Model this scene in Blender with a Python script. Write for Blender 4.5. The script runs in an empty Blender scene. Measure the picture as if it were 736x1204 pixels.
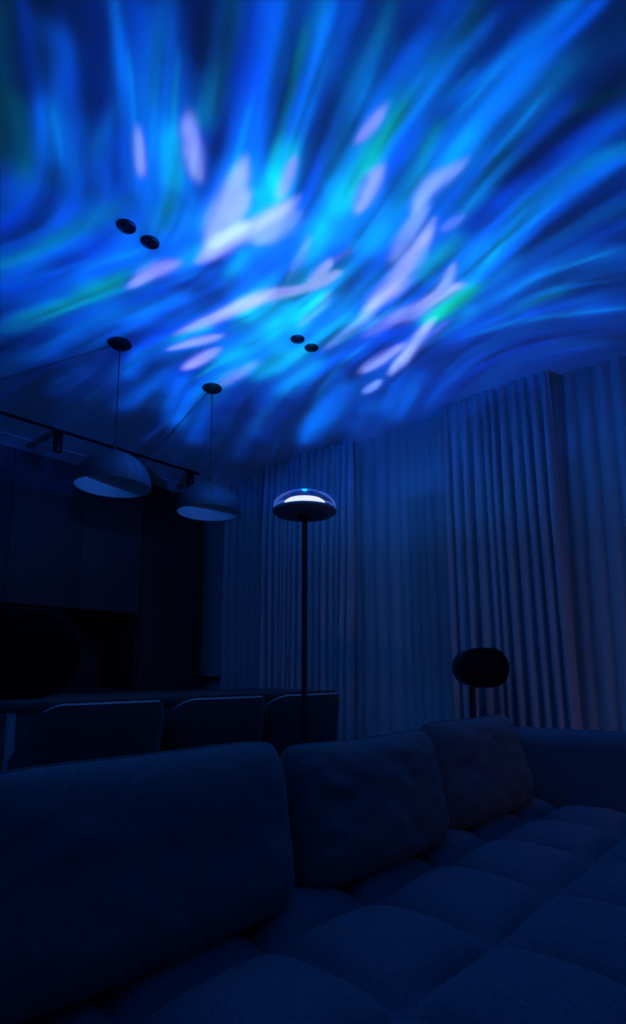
import bpy, bmesh, math, random
import numpy as np
from mathutils import Vector, Matrix, noise

# ------------------------------------------------------------------ camera, world, light, exposure
scene = bpy.context.scene
COL = scene.collection
EYE = 0.90            # camera height above the floor
CEIL = 2.73           # ceiling height
cam_data = bpy.data.cameras.new('camera')
cam = bpy.data.objects.new('camera', cam_data)
COL.objects.link(cam)
cam.location = (0, 0, EYE)
cam.rotation_euler = (math.radians(90 + 8.237), 0, math.radians(42.0527 - 90))
cam_data.sensor_fit = 'HORIZONTAL'
cam_data.sensor_width = 36
cam_data.lens = 677.0 / 736.0 * 36.0
cam_data.shift_y = 90.0 / 736.0
cam_data.clip_start = 0.02
scene.camera = cam

world = bpy.data.worlds.new('night')
scene.world = world
world.use_nodes = True
world.node_tree.nodes['Background'].inputs['Color'].default_value = (0.004, 0.008, 0.03, 1)
world.node_tree.nodes['Background'].inputs['Strength'].default_value = 0.5

scene.view_settings.view_transform = 'Standard'
scene.view_settings.look = 'None'
scene.view_settings.exposure = 0.0
scene.view_settings.gamma = 1.0
scene.view_settings.use_curve_mapping = False
scene.cycles.max_bounces = 8
scene.cycles.diffuse_bounces = 5
scene.cycles.transparent_max_bounces = 16

# faint warm low lamp by the wall the sofa faces, outside the photograph
hall = bpy.data.lights.new('low_lamp_light', 'AREA')
hall.shape = 'DISK'; hall.size = 0.35
hall.color = (1.0, 0.55, 0.60)
hall.energy = 0.55
hall.spread = math.radians(75)
hall_o = bpy.data.objects.new('low_lamp_light', hall)
COL.objects.link(hall_o)
hall_o.location = (2.0, -2.3, 0.66)
hall_o.rotation_euler = Vector((1.1, 3.1, 0.05)).to_track_quat('-Z', 'Y').to_euler()

# ------------------------------------------------------------------ the aurora projected by the floor lamp
LAMP = Vector((1.845, 1.715, EYE + 0.775))          # where the light leaves the lamp
HL = CEIL - LAMP.z                               # lamp to ceiling
GX0, GX1, GY0, GY1, GR = -2.5, 5.6, -2.5, 6.5, 0.0075
PAL = {}
# each entry: curve points (x, y, half width) in metres on the ceiling, sRGB colour, opacity, softness
STROKES = [
    ([(0.539, 1.612, 0.1051), (0.596, 1.513, 0.1036)], (0, 24, 85), 0.75, 1.2),
    ([(0.743, 1.385, 0.1089), (0.798, 1.289, 0.1075)], (0, 40, 135), 0.75, 1.2),
    ([(0.983, 1.120, 0.1138), (1.034, 1.028, 0.1123)], (0, 40, 135), 0.75, 1.2),
    ([(1.205, 0.874, 0.1188), (1.253, 0.785, 0.1171)], (0, 40, 135), 0.75, 1.2),
    ([(1.393, 0.665, 0.1233), (1.438, 0.579, 0.1216)], (0, 40, 135), 0.75, 1.2),
    ([(1.615, 0.419, 0.1291), (1.657, 0.336, 0.1273)], (0, 24, 85), 0.75, 1.2),
    ([(0.681, 2.024, 0.1405), (0.743, 1.902, 0.1381)], (0, 40, 135), 0.75, 1.2),
    ([(0.894, 1.735, 0.1315), (0.947, 1.625, 0.1294)], (0, 68, 195), 0.75, 1.2),
    ([(1.119, 1.485, 0.1375), (1.168, 1.380, 0.1352)], (0, 68, 195), 0.75, 1.2),
    ([(1.319, 1.212, 0.1395), (1.365, 1.113, 0.1372)], (0, 68, 195), 0.75, 1.2),
    ([(1.558, 1.051, 0.1546), (1.600, 0.952, 0.1520)], (0, 68, 195), 0.75, 1.2),
    ([(1.702, 0.788, 0.1516), (1.741, 0.696, 0.1491)], (0, 68, 195), 0.75, 1.2),
    ([(1.924, 0.543, 0.1595), (1.959, 0.454, 0.1569)], (0, 24, 85), 0.75, 1.2),
    ([(0.880, 2.523, 0.2030), (0.952, 2.364, 0.1989)], (0, 68, 195), 0.75, 1.2),
    ([(1.139, 2.236, 0.1958), (1.199, 2.090, 0.1918)], (0, 68, 195), 0.75, 1.2),
    ([(1.349, 1.848, 0.2218), (1.415, 1.702, 0.2174)], (0, 98, 245), 0.75, 1.2),
    ([(1.619, 1.549, 0.2326), (1.680, 1.409, 0.2280)], (0, 98, 245), 0.75, 1.2),
    ([(1.906, 1.307, 0.2529), (1.962, 1.168, 0.2478)], (0, 98, 245), 0.75, 1.2),
    ([(2.159, 1.026, 0.2488), (2.205, 0.900, 0.2438)], (0, 68, 195), 0.75, 1.2),
    ([(2.359, 0.656, 0.2294), (2.393, 0.548, 0.2250)], (0, 40, 135), 0.75, 1.2),
    ([(1.168, 3.090, 0.2218), (1.226, 2.908, 0.2163)], (0, 40, 135), 0.75, 1.2),
    ([(1.471, 2.636, 0.2262), (1.520, 2.469, 0.2206)], (0, 68, 195), 0.75, 1.2),
    ([(1.800, 2.272, 0.2889), (1.856, 2.097, 0.2818)], (0, 98, 245), 0.75, 1.2),
    ([(2.136, 1.899, 0.3072), (2.184, 1.733, 0.2997)], (0, 98, 245), 0.75, 1.2),
    ([(2.450, 1.552, 0.2750), (2.475, 1.411, 0.2683)], (0, 98, 245), 0.75, 1.2),
    ([(2.684, 1.179, 0.2810), (2.704, 1.050, 0.2743)], (0, 68, 195), 0.75, 1.2),
    ([(2.768, 0.779, 0.2636), (2.785, 0.668, 0.2577)], (0, 40, 135), 0.75, 1.2),
    ([(1.303, 3.633, 0.2154), (1.348, 3.429, 0.2093)], (0, 24, 85), 0.75, 1.2),
    ([(1.703, 3.191, 0.2014), (1.728, 3.009, 0.1957)], (0, 40, 135), 0.75, 1.2),
    ([(2.057, 2.798, 0.2472), (2.081, 2.617, 0.2402)], (0, 68, 195), 0.75, 1.2),
    ([(2.457, 2.517, 0.2759), (2.470, 2.340, 0.2678)], (0, 68, 195), 0.75, 1.2),
    ([(2.672, 2.116, 0.2439), (2.670, 1.964, 0.2370)], (0, 68, 195), 0.75, 1.2),
    ([(3.000, 1.753, 0.2237), (2.979, 1.621, 0.2174)], (0, 40, 135), 0.75, 1.2),
    ([(3.130, 1.308, 0.2190), (3.107, 1.196, 0.2131)], (0, 40, 135), 0.75, 1.2),
    ([(1.568, 4.268, 0.2007), (1.592, 4.032, 0.1940)], (0, 14, 58), 0.75, 1.2),
    ([(2.108, 3.894, 0.2279), (2.114, 3.662, 0.2201)], (0, 14, 58), 0.75, 1.2),
    ([(2.597, 3.592, 0.2560), (2.586, 3.364, 0.2469)], (0, 24, 85), 0.75, 1.2),
    ([(3.003, 3.143, 0.2733), (2.977, 2.930, 0.2636)], (0, 24, 85), 0.75, 1.2),
    ([(3.127, 2.540, 0.2176), (3.089, 2.372, 0.2104)], (0, 40, 135), 0.75, 1.2),
    ([(2.855, 4.475, 0.3675), (2.845, 4.159, 0.3522)], (0, 14, 58), 0.75, 1.2),
    ([(3.402, 3.869, 0.2173), (3.331, 3.620, 0.2084)], (0, 14, 58), 0.75, 1.2),
    ([(2.118, 4.965, 0.3703), (2.149, 4.628, 0.3555)], (0, 14, 58), 0.75, 1.2),
    ([(3.196, 2.057, 0.1681), (3.149, 1.924, 0.1629)], (0, 40, 135), 0.75, 1.2),
    ([(0.385, 1.509, 0.0631), (0.484, 1.727, 0.0669), (0.644, 2.092, 0.0631)], (0, 58, 80), 0.8, 1.0),
    ([(0.556, 1.786, 0.0213), (0.587, 1.837, 0.0231), (0.614, 1.921, 0.0178)], (0, 85, 85), 0.7, 1.0),
    ([(0.621, 1.867, 0.0207), (0.661, 1.968, 0.0240), (0.704, 2.108, 0.0223)], (0, 75, 90), 0.7, 1.0),
    ([(0.437, 1.452, 0.0106), (0.517, 1.619, 0.0142), (0.580, 1.739, 0.0129)], (0, 40, 135), 0.8, 1.0),
    ([(0.507, 1.374, 0.0315), (0.542, 1.424, 0.0293), (0.583, 1.459, 0.0264)], (0, 14, 58), 0.7, 1.0),
    ([(0.521, 1.512, 0.0346), (0.595, 1.532, 0.0309), (0.642, 1.670, 0.0299), (0.645, 1.772, 0.0275)], (0, 66, 185), 0.8, 1.0),
    ([(0.621, 1.735, 0.0272), (0.689, 1.839, 0.0409), (0.770, 1.952, 0.0456), (0.835, 2.081, 0.0374)], (0, 98, 225), 0.8, 1.0),
    ([(1.626, 0.499, 0.0275), (1.720, 0.649, 0.0334)], (0, 98, 245), 0.25, 1.0),
    ([(1.624, 1.088, 0.0276), (1.739, 1.274, 0.0378)], (0, 140, 250), 0.3, 1.0),
    ([(2.091, 2.129, 0.0834), (2.146, 2.399, 0.1019), (2.209, 2.710, 0.0683)], (0, 140, 250), 0.4, 1.0),
    ([(2.205, 1.013, 0.0685), (2.281, 1.181, 0.0626)], (0, 140, 250), 0.35, 1.0),
    ([(1.985, 1.509, 0.0565), (2.065, 1.707, 0.0706)], (0, 140, 250), 0.35, 1.0),
    ([(1.154, 1.728, 0.0481), (1.283, 1.849, 0.0592)], (0, 140, 250), 0.4, 1.0),
    ([(1.139, 1.292, 0.0454), (1.256, 1.468, 0.0564)], (0, 140, 250), 0.35, 1.0),
    ([(0.571, 1.302, 0.0513), (0.656, 1.465, 0.0477), (0.764, 1.662, 0.0323)], (0, 28, 100), 0.85, 1.0),
    ([(0.739, 1.647, 0.0272), (0.799, 1.740, 0.0172)], (0, 30, 95), 0.6, 1.0),
    ([(0.602, 1.269, 0.0113), (0.707, 1.408, 0.0150), (0.837, 1.582, 0.0224), (0.931, 1.720, 0.0238), (1.012, 1.855, 0.0252)], (0, 98, 245), 0.8, 1.0),
    ([(0.655, 1.239, 0.0275), (0.751, 1.359, 0.0295), (0.847, 1.526, 0.0267)], (0, 62, 180), 0.7, 1.0),
    ([(0.706, 1.153, 0.0195), (0.781, 1.290, 0.0310), (0.880, 1.448, 0.0429), (1.014, 1.628, 0.0546), (1.121, 1.765, 0.0527)], (0, 115, 240), 0.85, 1.0),
    ([(0.732, 1.246, 0.0068), (0.803, 1.374, 0.0099), (0.874, 1.497, 0.0107)], (0, 88, 150), 0.5, 1.0),
    ([(0.767, 1.085, 0.0337), (0.844, 1.186, 0.0334), (0.889, 1.279, 0.0197)], (0, 24, 85), 0.8, 1.0),
    ([(0.787, 1.518, 0.0095), (0.806, 1.638, 0.0173), (0.815, 1.772, 0.0208), (0.801, 1.917, 0.0226), (0.760, 2.075, 0.0241)], (0, 84, 170), 0.65, 1.0),
    ([(0.795, 1.585, 0.0129), (0.873, 1.758, 0.0289), (0.941, 1.845, 0.0259)], (0, 42, 140), 0.7, 1.0),
    ([(0.714, 1.674, 0.0162), (0.799, 1.815, 0.0229), (0.908, 2.032, 0.0313)], (0, 52, 150), 0.6, 1.0),
    ([(0.946, 1.507, 0.0228), (1.028, 1.612, 0.0304), (1.108, 1.718, 0.0322)], (0, 190, 245), 0.6, 1.0),
    ([(0.870, 1.590, 0.0085), (0.918, 1.658, 0.0147), (0.981, 1.745, 0.0140)], (135, 150, 255), 0.85, 1.0),
    ([(0.965, 1.418, 0.0137), (1.000, 1.470, 0.0234), (1.063, 1.522, 0.0247), (1.141, 1.607, 0.0161)], (135, 150, 255), 0.95, 1.0),
    ([(1.037, 1.526, 0.0218), (1.117, 1.595, 0.0229)], (150, 180, 255), 0.5, 1.0),
    ([(1.035, 1.408, 0.0175), (1.103, 1.477, 0.0269), (1.162, 1.572, 0.0247)], (0, 60, 170), 0.6, 1.0),
    ([(0.825, 1.021, 0.0220), (0.879, 1.114, 0.0280), (0.934, 1.229, 0.0272), (0.980, 1.337, 0.0234), (1.015, 1.429, 0.0217)], (0, 98, 150), 0.8, 1.0),
    ([(0.925, 1.201, 0.0170), (0.970, 1.307, 0.0206), (1.023, 1.421, 0.0220)], (0, 120, 170), 0.6, 1.0),
    ([(0.895, 1.003, 0.0205), (0.952, 1.101, 0.0217), (1.021, 1.250, 0.0261), (1.086, 1.398, 0.0254), (1.153, 1.500, 0.0182)], (0, 34, 110), 0.85, 1.0),
    ([(0.899, 0.940, 0.0406), (0.989, 1.060, 0.0466), (1.083, 1.222, 0.0539), (1.169, 1.379, 0.0528), (1.223, 1.477, 0.0431)], (0, 88, 235), 0.9, 1.0),
    ([(0.948, 0.885, 0.0317), (1.023, 0.989, 0.0293), (1.107, 1.114, 0.0212), (1.188, 1.239, 0.0171)], (0, 46, 130), 0.8, 1.0),
    ([(1.029, 0.948, 0.0096), (1.095, 1.051, 0.0103), (1.185, 1.196, 0.0113), (1.288, 1.350, 0.0154), (1.342, 1.429, 0.0161)], (0, 140, 130), 0.75, 1.0),
    ([(1.223, 1.246, 0.0116), (1.278, 1.335, 0.0153), (1.329, 1.415, 0.0159)], (0, 190, 150), 0.6, 1.0),
    ([(1.008, 0.847, 0.0231), (1.100, 0.972, 0.0253), (1.190, 1.103, 0.0303), (1.278, 1.233, 0.0328), (1.350, 1.336, 0.0347)], (0, 130, 245), 0.85, 1.0),
    ([(1.261, 1.229, 0.0236), (1.332, 1.328, 0.0313), (1.400, 1.455, 0.0401)], (0, 190, 245), 0.8, 1.0),
    ([(1.050, 0.772, 0.0322), (1.129, 0.904, 0.0352), (1.217, 1.032, 0.0356), (1.330, 1.176, 0.0360)], (0, 84, 215), 0.75, 1.0),
    ([(1.131, 0.771, 0.0290), (1.185, 0.878, 0.0361), (1.246, 1.000, 0.0360), (1.326, 1.132, 0.0268), (1.372, 1.205, 0.0155)], (0, 48, 135), 0.85, 1.0),
    ([(1.124, 0.718, 0.0142), (1.200, 0.826, 0.0205), (1.261, 0.943, 0.0303), (1.329, 1.082, 0.0326), (1.416, 1.235, 0.0288)], (0, 92, 165), 0.8, 1.0),
    ([(1.210, 0.716, 0.0300), (1.259, 0.813, 0.0266), (1.294, 0.887, 0.0166)], (0, 24, 85), 0.8, 1.0),
    ([(1.293, 0.722, 0.0266), (1.329, 0.829, 0.0337), (1.361, 0.935, 0.0355), (1.394, 1.033, 0.0309)], (0, 92, 235), 0.85, 1.0),
    ([(1.360, 0.775, 0.0198), (1.398, 0.894, 0.0359), (1.449, 1.020, 0.0441), (1.519, 1.149, 0.0533), (1.578, 1.257, 0.0492)], (0, 155, 240), 0.85, 1.0),
    ([(1.367, 0.767, 0.0113), (1.408, 0.862, 0.0119), (1.454, 0.966, 0.0157), (1.495, 1.069, 0.0197), (1.538, 1.155, 0.0204)], (0, 150, 130), 0.75, 1.0),
    ([(1.470, 1.021, 0.0259), (1.501, 1.115, 0.0367), (1.562, 1.245, 0.0385), (1.614, 1.344, 0.0292)], (0, 195, 205), 0.75, 1.0),
    ([(1.374, 0.925, 0.0089), (1.393, 0.979, 0.0168), (1.403, 1.023, 0.0157), (1.412, 1.070, 0.0080)], (135, 150, 255), 1, 1.0),
    ([(1.500, 0.847, 0.0218), (1.540, 0.933, 0.0292), (1.597, 1.035, 0.0306)], (0, 88, 235), 0.8, 1.0),
    ([(1.247, 0.568, 0.0292), (1.313, 0.667, 0.0342), (1.353, 0.764, 0.0336), (1.379, 0.852, 0.0293)], (0, 72, 210), 0.85, 1.0),
    ([(1.296, 0.543, 0.0176), (1.338, 0.623, 0.0239), (1.352, 0.700, 0.0248), (1.366, 0.772, 0.0171)], (0, 66, 105), 0.8, 1.0),
    ([(1.367, 0.541, 0.0132), (1.383, 0.616, 0.0219), (1.397, 0.708, 0.0314), (1.425, 0.802, 0.0356), (1.460, 0.869, 0.0304)], (0, 106, 225), 0.85, 1.0),
    ([(1.367, 0.449, 0.0303), (1.417, 0.518, 0.0324), (1.455, 0.614, 0.0347), (1.470, 0.692, 0.0270)], (0, 44, 150), 0.7, 1.0),
    ([(1.469, 0.322, 0.0186), (1.494, 0.450, 0.0254), (1.503, 0.561, 0.0235), (1.502, 0.676, 0.0183), (1.509, 0.801, 0.0128)], (0, 92, 230), 0.8, 1.0),
    ([(1.522, 0.277, 0.0164), (1.546, 0.392, 0.0173), (1.551, 0.471, 0.0148), (1.564, 0.549, 0.0123)], (0, 80, 225), 0.75, 1.0),
    ([(1.531, 0.636, 0.0123), (1.544, 0.746, 0.0225), (1.569, 0.839, 0.0200)], (0, 48, 160), 0.8, 1.0),
    ([(1.583, 0.473, 0.0365), (1.618, 0.588, 0.0579), (1.655, 0.697, 0.0667), (1.724, 0.814, 0.0627), (1.762, 0.879, 0.0504)], (0, 110, 238), 0.9, 1.0),
    ([(1.642, 0.734, 0.0256), (1.696, 0.810, 0.0339), (1.735, 0.881, 0.0322)], (0, 140, 250), 0.7, 1.0),
    ([(1.619, 0.396, 0.0306), (1.653, 0.509, 0.0382), (1.724, 0.621, 0.0426), (1.817, 0.738, 0.0387), (1.879, 0.834, 0.0377)], (0, 80, 150), 0.75, 1.0),
    ([(1.606, 0.245, 0.0663), (1.705, 0.337, 0.0741), (1.782, 0.448, 0.0805), (1.845, 0.581, 0.0581), (1.907, 0.691, 0.0381)], (0, 26, 80), 0.9, 1.0),
    ([(1.763, 0.468, 0.0275), (1.797, 0.563, 0.0252), (1.834, 0.667, 0.0189)], (0, 52, 170), 0.6, 1.0),
    ([(1.841, 0.300, 0.0132), (1.819, 0.394, 0.0168), (1.793, 0.478, 0.0135)], (0, 58, 95), 0.6, 1.0),
    ([(1.913, 0.434, 0.0227), (1.901, 0.542, 0.0273), (1.892, 0.628, 0.0240)], (0, 30, 110), 0.5, 1.0),
    ([(1.934, 0.322, 0.0300), (1.940, 0.442, 0.0353), (1.964, 0.564, 0.0366), (2.009, 0.690, 0.0381)], (0, 75, 210), 0.8, 1.0),
    ([(2.079, 0.356, 0.0244), (2.054, 0.475, 0.0339), (2.043, 0.607, 0.0353), (2.078, 0.734, 0.0363)], (0, 92, 165), 0.75, 1.0),
    ([(1.538, 0.805, 0.0125), (1.580, 0.875, 0.0193), (1.640, 0.960, 0.0236), (1.690, 1.044, 0.0284)], (0, 122, 165), 0.8, 1.0),
    ([(0.644, 2.175, 0.0548), (0.752, 2.131, 0.0568), (0.872, 2.103, 0.0492)], (0, 70, 190), 0.6, 1.0),
    ([(0.810, 1.935, 0.0281), (0.863, 2.082, 0.0349), (0.876, 2.265, 0.0371)], (0, 88, 215), 0.7, 1.0),
    ([(1.007, 1.872, 0.0224), (0.987, 2.047, 0.0310), (0.933, 2.273, 0.0339), (0.866, 2.499, 0.0371), (0.789, 2.681, 0.0353)], (0, 90, 135), 0.75, 1.0),
    ([(0.766, 2.332, 0.0353), (0.718, 2.475, 0.0434)], (0, 70, 200), 0.6, 1.0),
    ([(0.834, 2.419, 0.0259), (0.790, 2.583, 0.0267)], (0, 46, 150), 0.6, 1.0),
    ([(1.089, 1.927, 0.0272), (1.079, 2.111, 0.0449), (1.017, 2.371, 0.0578), (0.935, 2.673, 0.0581), (0.862, 2.893, 0.0569)], (0, 92, 235), 0.85, 1.0),
    ([(1.032, 2.620, 0.0290), (0.958, 2.834, 0.0358), (0.894, 2.985, 0.0377)], (0, 50, 155), 0.7, 1.0),
    ([(1.249, 2.154, 0.0254), (1.225, 2.334, 0.0366), (1.168, 2.553, 0.0447), (1.066, 2.897, 0.0431), (0.964, 3.188, 0.0401)], (0, 85, 220), 0.7, 1.0),
    ([(1.221, 2.252, 0.0158), (1.224, 2.371, 0.0308), (1.192, 2.498, 0.0392), (1.143, 2.679, 0.0314), (1.084, 2.836, 0.0277), (1.001, 3.056, 0.0228)], (0, 140, 165), 0.85, 1.0),
    ([(1.164, 2.726, 0.0262), (1.106, 2.940, 0.0336), (1.021, 3.170, 0.0358)], (0, 80, 120), 0.6, 1.0),
    ([(1.125, 1.742, 0.0219), (1.144, 1.846, 0.0290), (1.174, 1.935, 0.0266)], (0, 135, 165), 0.8, 1.0),
    ([(1.015, 1.764, 0.0258), (1.107, 1.875, 0.0286), (1.199, 1.942, 0.0238)], (0, 120, 250), 0.6, 1.0),
    ([(1.137, 1.687, 0.0251), (1.216, 1.820, 0.0331), (1.266, 1.978, 0.0317)], (0, 125, 250), 0.7, 1.0),
    ([(1.372, 1.860, 0.0308), (1.340, 1.989, 0.0371), (1.281, 2.135, 0.0348), (1.299, 2.270, 0.0318)], (0, 140, 225), 0.7, 1.0),
    ([(1.341, 2.036, 0.0185), (1.315, 2.131, 0.0323), (1.296, 2.229, 0.0266), (1.289, 2.353, 0.0132)], (135, 150, 255), 0.95, 1.0),
    ([(1.461, 2.046, 0.0193), (1.435, 2.192, 0.0353), (1.393, 2.371, 0.0420), (1.353, 2.559, 0.0339), (1.293, 2.711, 0.0243)], (0, 52, 165), 0.75, 1.0),
    ([(1.558, 2.121, 0.0284), (1.498, 2.285, 0.0397), (1.434, 2.533, 0.0471), (1.345, 2.811, 0.0472), (1.329, 2.974, 0.0383)], (0, 95, 240), 0.8, 1.0),
    ([(1.294, 2.624, 0.0313), (1.262, 2.789, 0.0334), (1.281, 3.026, 0.0366), (1.311, 3.255, 0.0380)], (0, 80, 215), 0.6, 1.0),
    ([(1.452, 1.849, 0.0304), (1.491, 1.970, 0.0366), (1.506, 2.086, 0.0305)], (0, 100, 235), 0.6, 1.0),
    ([(1.309, 1.478, 0.0214), (1.385, 1.503, 0.0302), (1.401, 1.581, 0.0287)], (0, 140, 250), 0.6, 1.0),
    ([(1.194, 1.407, 0.0119), (1.235, 1.492, 0.0280), (1.280, 1.606, 0.0360), (1.319, 1.718, 0.0375), (1.382, 1.849, 0.0251)], (135, 150, 255), 0.9, 1.0),
    ([(1.295, 1.512, 0.0161), (1.331, 1.594, 0.0237), (1.348, 1.687, 0.0286)], (150, 165, 255), 0.7, 1.0),
    ([(1.447, 1.385, 0.0181), (1.455, 1.488, 0.0461), (1.442, 1.610, 0.0490), (1.422, 1.731, 0.0499), (1.414, 1.860, 0.0505), (1.408, 1.962, 0.0259)], (158, 170, 255), 0.97, 0.8),
    ([(1.515, 1.422, 0.0158), (1.512, 1.505, 0.0364), (1.507, 1.601, 0.0380), (1.493, 1.681, 0.0219)], (120, 145, 255), 0.85, 1.0),
    ([(1.399, 1.630, 0.0196), (1.391, 1.729, 0.0280), (1.385, 1.846, 0.0246)], (205, 225, 255), 0.5, 1.0),
    ([(1.310, 1.268, 0.0092), (1.339, 1.321, 0.0173), (1.366, 1.375, 0.0194), (1.394, 1.431, 0.0166)], (135, 150, 255), 0.9, 1.0),
    ([(1.324, 1.338, 0.0078), (1.353, 1.389, 0.0112), (1.382, 1.433, 0.0098)], (0, 190, 230), 0.3, 1.0),
    ([(1.466, 1.322, 0.0266), (1.536, 1.432, 0.0355), (1.612, 1.594, 0.0478), (1.631, 1.747, 0.0643), (1.615, 1.875, 0.0595)], (0, 76, 215), 0.75, 1.0),
    ([(1.515, 1.926, 0.0206), (1.533, 2.011, 0.0341), (1.552, 2.127, 0.0356)], (0, 50, 160), 0.6, 1.0),
    ([(1.493, 1.764, 0.0187), (1.528, 1.845, 0.0274), (1.557, 1.940, 0.0287)], (0, 135, 180), 0.7, 1.0),
    ([(1.574, 1.714, 0.0229), (1.642, 1.845, 0.0431), (1.643, 1.999, 0.0395)], (0, 72, 190), 0.6, 1.0),
    ([(1.628, 1.488, 0.0111), (1.681, 1.572, 0.0175), (1.736, 1.681, 0.0186), (1.773, 1.762, 0.0128)], (90, 120, 255), 0.8, 1.0),
    ([(1.591, 1.370, 0.0314), (1.699, 1.498, 0.0379), (1.777, 1.635, 0.0426), (1.805, 1.754, 0.0377)], (0, 150, 245), 0.75, 1.0),
    ([(1.551, 1.064, 0.0135), (1.578, 1.122, 0.0275), (1.620, 1.193, 0.0281), (1.662, 1.259, 0.0108)], (135, 150, 255), 0.95, 1.0),
    ([(1.544, 1.121, 0.0099), (1.588, 1.186, 0.0136), (1.630, 1.243, 0.0140)], (0, 98, 245), 0.5, 1.0),
    ([(1.611, 0.993, 0.0202), (1.672, 1.094, 0.0287), (1.724, 1.203, 0.0311), (1.771, 1.344, 0.0333)], (0, 60, 190), 0.8, 1.0),
    ([(1.606, 0.946, 0.0267), (1.685, 1.079, 0.0287), (1.755, 1.209, 0.0359), (1.798, 1.388, 0.0404), (1.812, 1.571, 0.0436)], (0, 135, 235), 0.7, 1.0),
    ([(1.657, 0.942, 0.0172), (1.716, 1.045, 0.0182), (1.767, 1.142, 0.0191)], (0, 125, 170), 0.6, 1.0),
    ([(1.661, 1.293, 0.0293), (1.723, 1.398, 0.0353), (1.763, 1.504, 0.0336)], (0, 100, 240), 0.6, 1.0),
    ([(1.900, 1.130, 0.0344), (1.958, 1.288, 0.0460), (2.004, 1.444, 0.0564), (2.084, 1.586, 0.0568)], (0, 80, 195), 0.7, 1.0),
    ([(1.956, 1.437, 0.0449), (2.031, 1.597, 0.0573), (2.092, 1.729, 0.0450)], (0, 104, 190), 0.7, 1.0),
    ([(1.877, 1.474, 0.0298), (1.885, 1.603, 0.0483), (1.859, 1.721, 0.0666), (1.854, 1.860, 0.0798), (1.830, 2.019, 0.0674), (1.853, 2.213, 0.0497)], (0, 190, 245), 0.85, 1.0),
    ([(1.886, 1.532, 0.0206), (1.886, 1.646, 0.0336), (1.846, 1.764, 0.0422), (1.790, 1.873, 0.0542), (1.751, 2.015, 0.0524), (1.727, 2.186, 0.0471), (1.702, 2.347, 0.0431), (1.665, 2.527, 0.0192)], (165, 180, 255), 0.95, 0.8),
    ([(1.796, 1.507, 0.0128), (1.825, 1.583, 0.0223), (1.859, 1.694, 0.0233)], (170, 195, 255), 0.8, 1.0),
    ([(1.800, 1.394, 0.0089), (1.811, 1.451, 0.0140), (1.810, 1.499, 0.0098)], (90, 120, 255), 0.7, 1.0),
    ([(1.872, 1.530, 0.0100), (1.876, 1.595, 0.0205), (1.878, 1.672, 0.0210)], (170, 190, 255), 0.7, 1.0),
    ([(1.965, 1.661, 0.0142), (2.001, 1.747, 0.0250), (2.031, 1.849, 0.0214), (2.057, 1.953, 0.0167)], (90, 120, 255), 0.85, 1.0),
    ([(1.933, 1.677, 0.0337), (1.980, 1.821, 0.0528), (2.004, 1.989, 0.0599), (1.999, 2.169, 0.0517)], (0, 185, 245), 0.8, 1.0),
    ([(1.805, 1.024, 0.0150), (1.864, 1.115, 0.0272), (1.936, 1.220, 0.0322), (2.008, 1.313, 0.0250)], (120, 145, 255), 0.85, 1.0),
    ([(1.899, 1.049, 0.0115), (1.969, 1.139, 0.0244), (2.045, 1.255, 0.0351), (2.129, 1.395, 0.0438), (2.168, 1.512, 0.0372), (2.228, 1.674, 0.0167)], (155, 165, 255), 0.95, 1.0),
    ([(2.009, 1.154, 0.0157), (2.113, 1.263, 0.0224), (2.161, 1.387, 0.0258)], (90, 160, 255), 0.6, 1.0),
    ([(1.734, 0.819, 0.0094), (1.745, 0.887, 0.0234), (1.743, 0.957, 0.0313), (1.771, 1.026, 0.0259), (1.820, 1.084, 0.0146)], (115, 145, 255), 0.95, 1.0),
    ([(1.959, 0.943, 0.0112), (1.967, 0.993, 0.0230), (1.972, 1.043, 0.0141)], (90, 120, 255), 0.9, 1.0),
    ([(1.815, 0.820, 0.0219), (1.879, 0.923, 0.0274), (1.934, 1.037, 0.0251)], (0, 78, 200), 0.7, 1.0),
    ([(1.848, 0.704, 0.0301), (1.902, 0.821, 0.0356), (1.969, 0.952, 0.0334)], (0, 115, 205), 0.7, 1.0),
    ([(2.060, 0.988, 0.0228), (2.101, 1.090, 0.0392), (2.123, 1.201, 0.0404), (2.163, 1.294, 0.0300)], (0, 140, 175), 0.8, 1.0),
    ([(2.134, 0.978, 0.0229), (2.199, 1.101, 0.0298), (2.228, 1.196, 0.0267)], (0, 75, 225), 0.6, 1.0),
    ([(2.135, 1.299, 0.0289), (2.140, 1.233, 0.0282), (2.139, 1.167, 0.0220)], (0, 60, 160), 0.4, 1.0),
    ([(1.899, 0.646, 0.0283), (1.908, 0.717, 0.0370), (1.928, 0.792, 0.0294)], (0, 34, 115), 0.85, 1.0),
    ([(1.974, 0.758, 0.0360), (2.033, 0.861, 0.0419), (2.101, 0.978, 0.0396)], (0, 82, 225), 0.8, 1.0),
    ([(1.997, 0.487, 0.0326), (2.033, 0.618, 0.0425), (2.094, 0.768, 0.0479), (2.188, 0.918, 0.0494), (2.297, 1.076, 0.0477)], (0, 105, 245), 0.85, 1.0),
    ([(2.076, 0.587, 0.0390), (2.122, 0.717, 0.0715), (2.199, 0.855, 0.0913), (2.297, 1.009, 0.0933), (2.426, 1.159, 0.0675)], (0, 125, 248), 0.9, 1.0),
    ([(2.047, 0.473, 0.0256), (2.055, 0.611, 0.0356), (2.070, 0.730, 0.0366), (2.096, 0.811, 0.0277)], (0, 112, 180), 0.7, 1.0),
    ([(2.116, 0.365, 0.0216), (2.124, 0.495, 0.0316), (2.143, 0.612, 0.0318), (2.202, 0.713, 0.0270)], (0, 92, 225), 0.85, 1.0),
    ([(2.249, 0.396, 0.0757), (2.281, 0.541, 0.0699), (2.317, 0.702, 0.0623), (2.378, 0.862, 0.0432)], (0, 46, 150), 0.85, 1.0),
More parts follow.
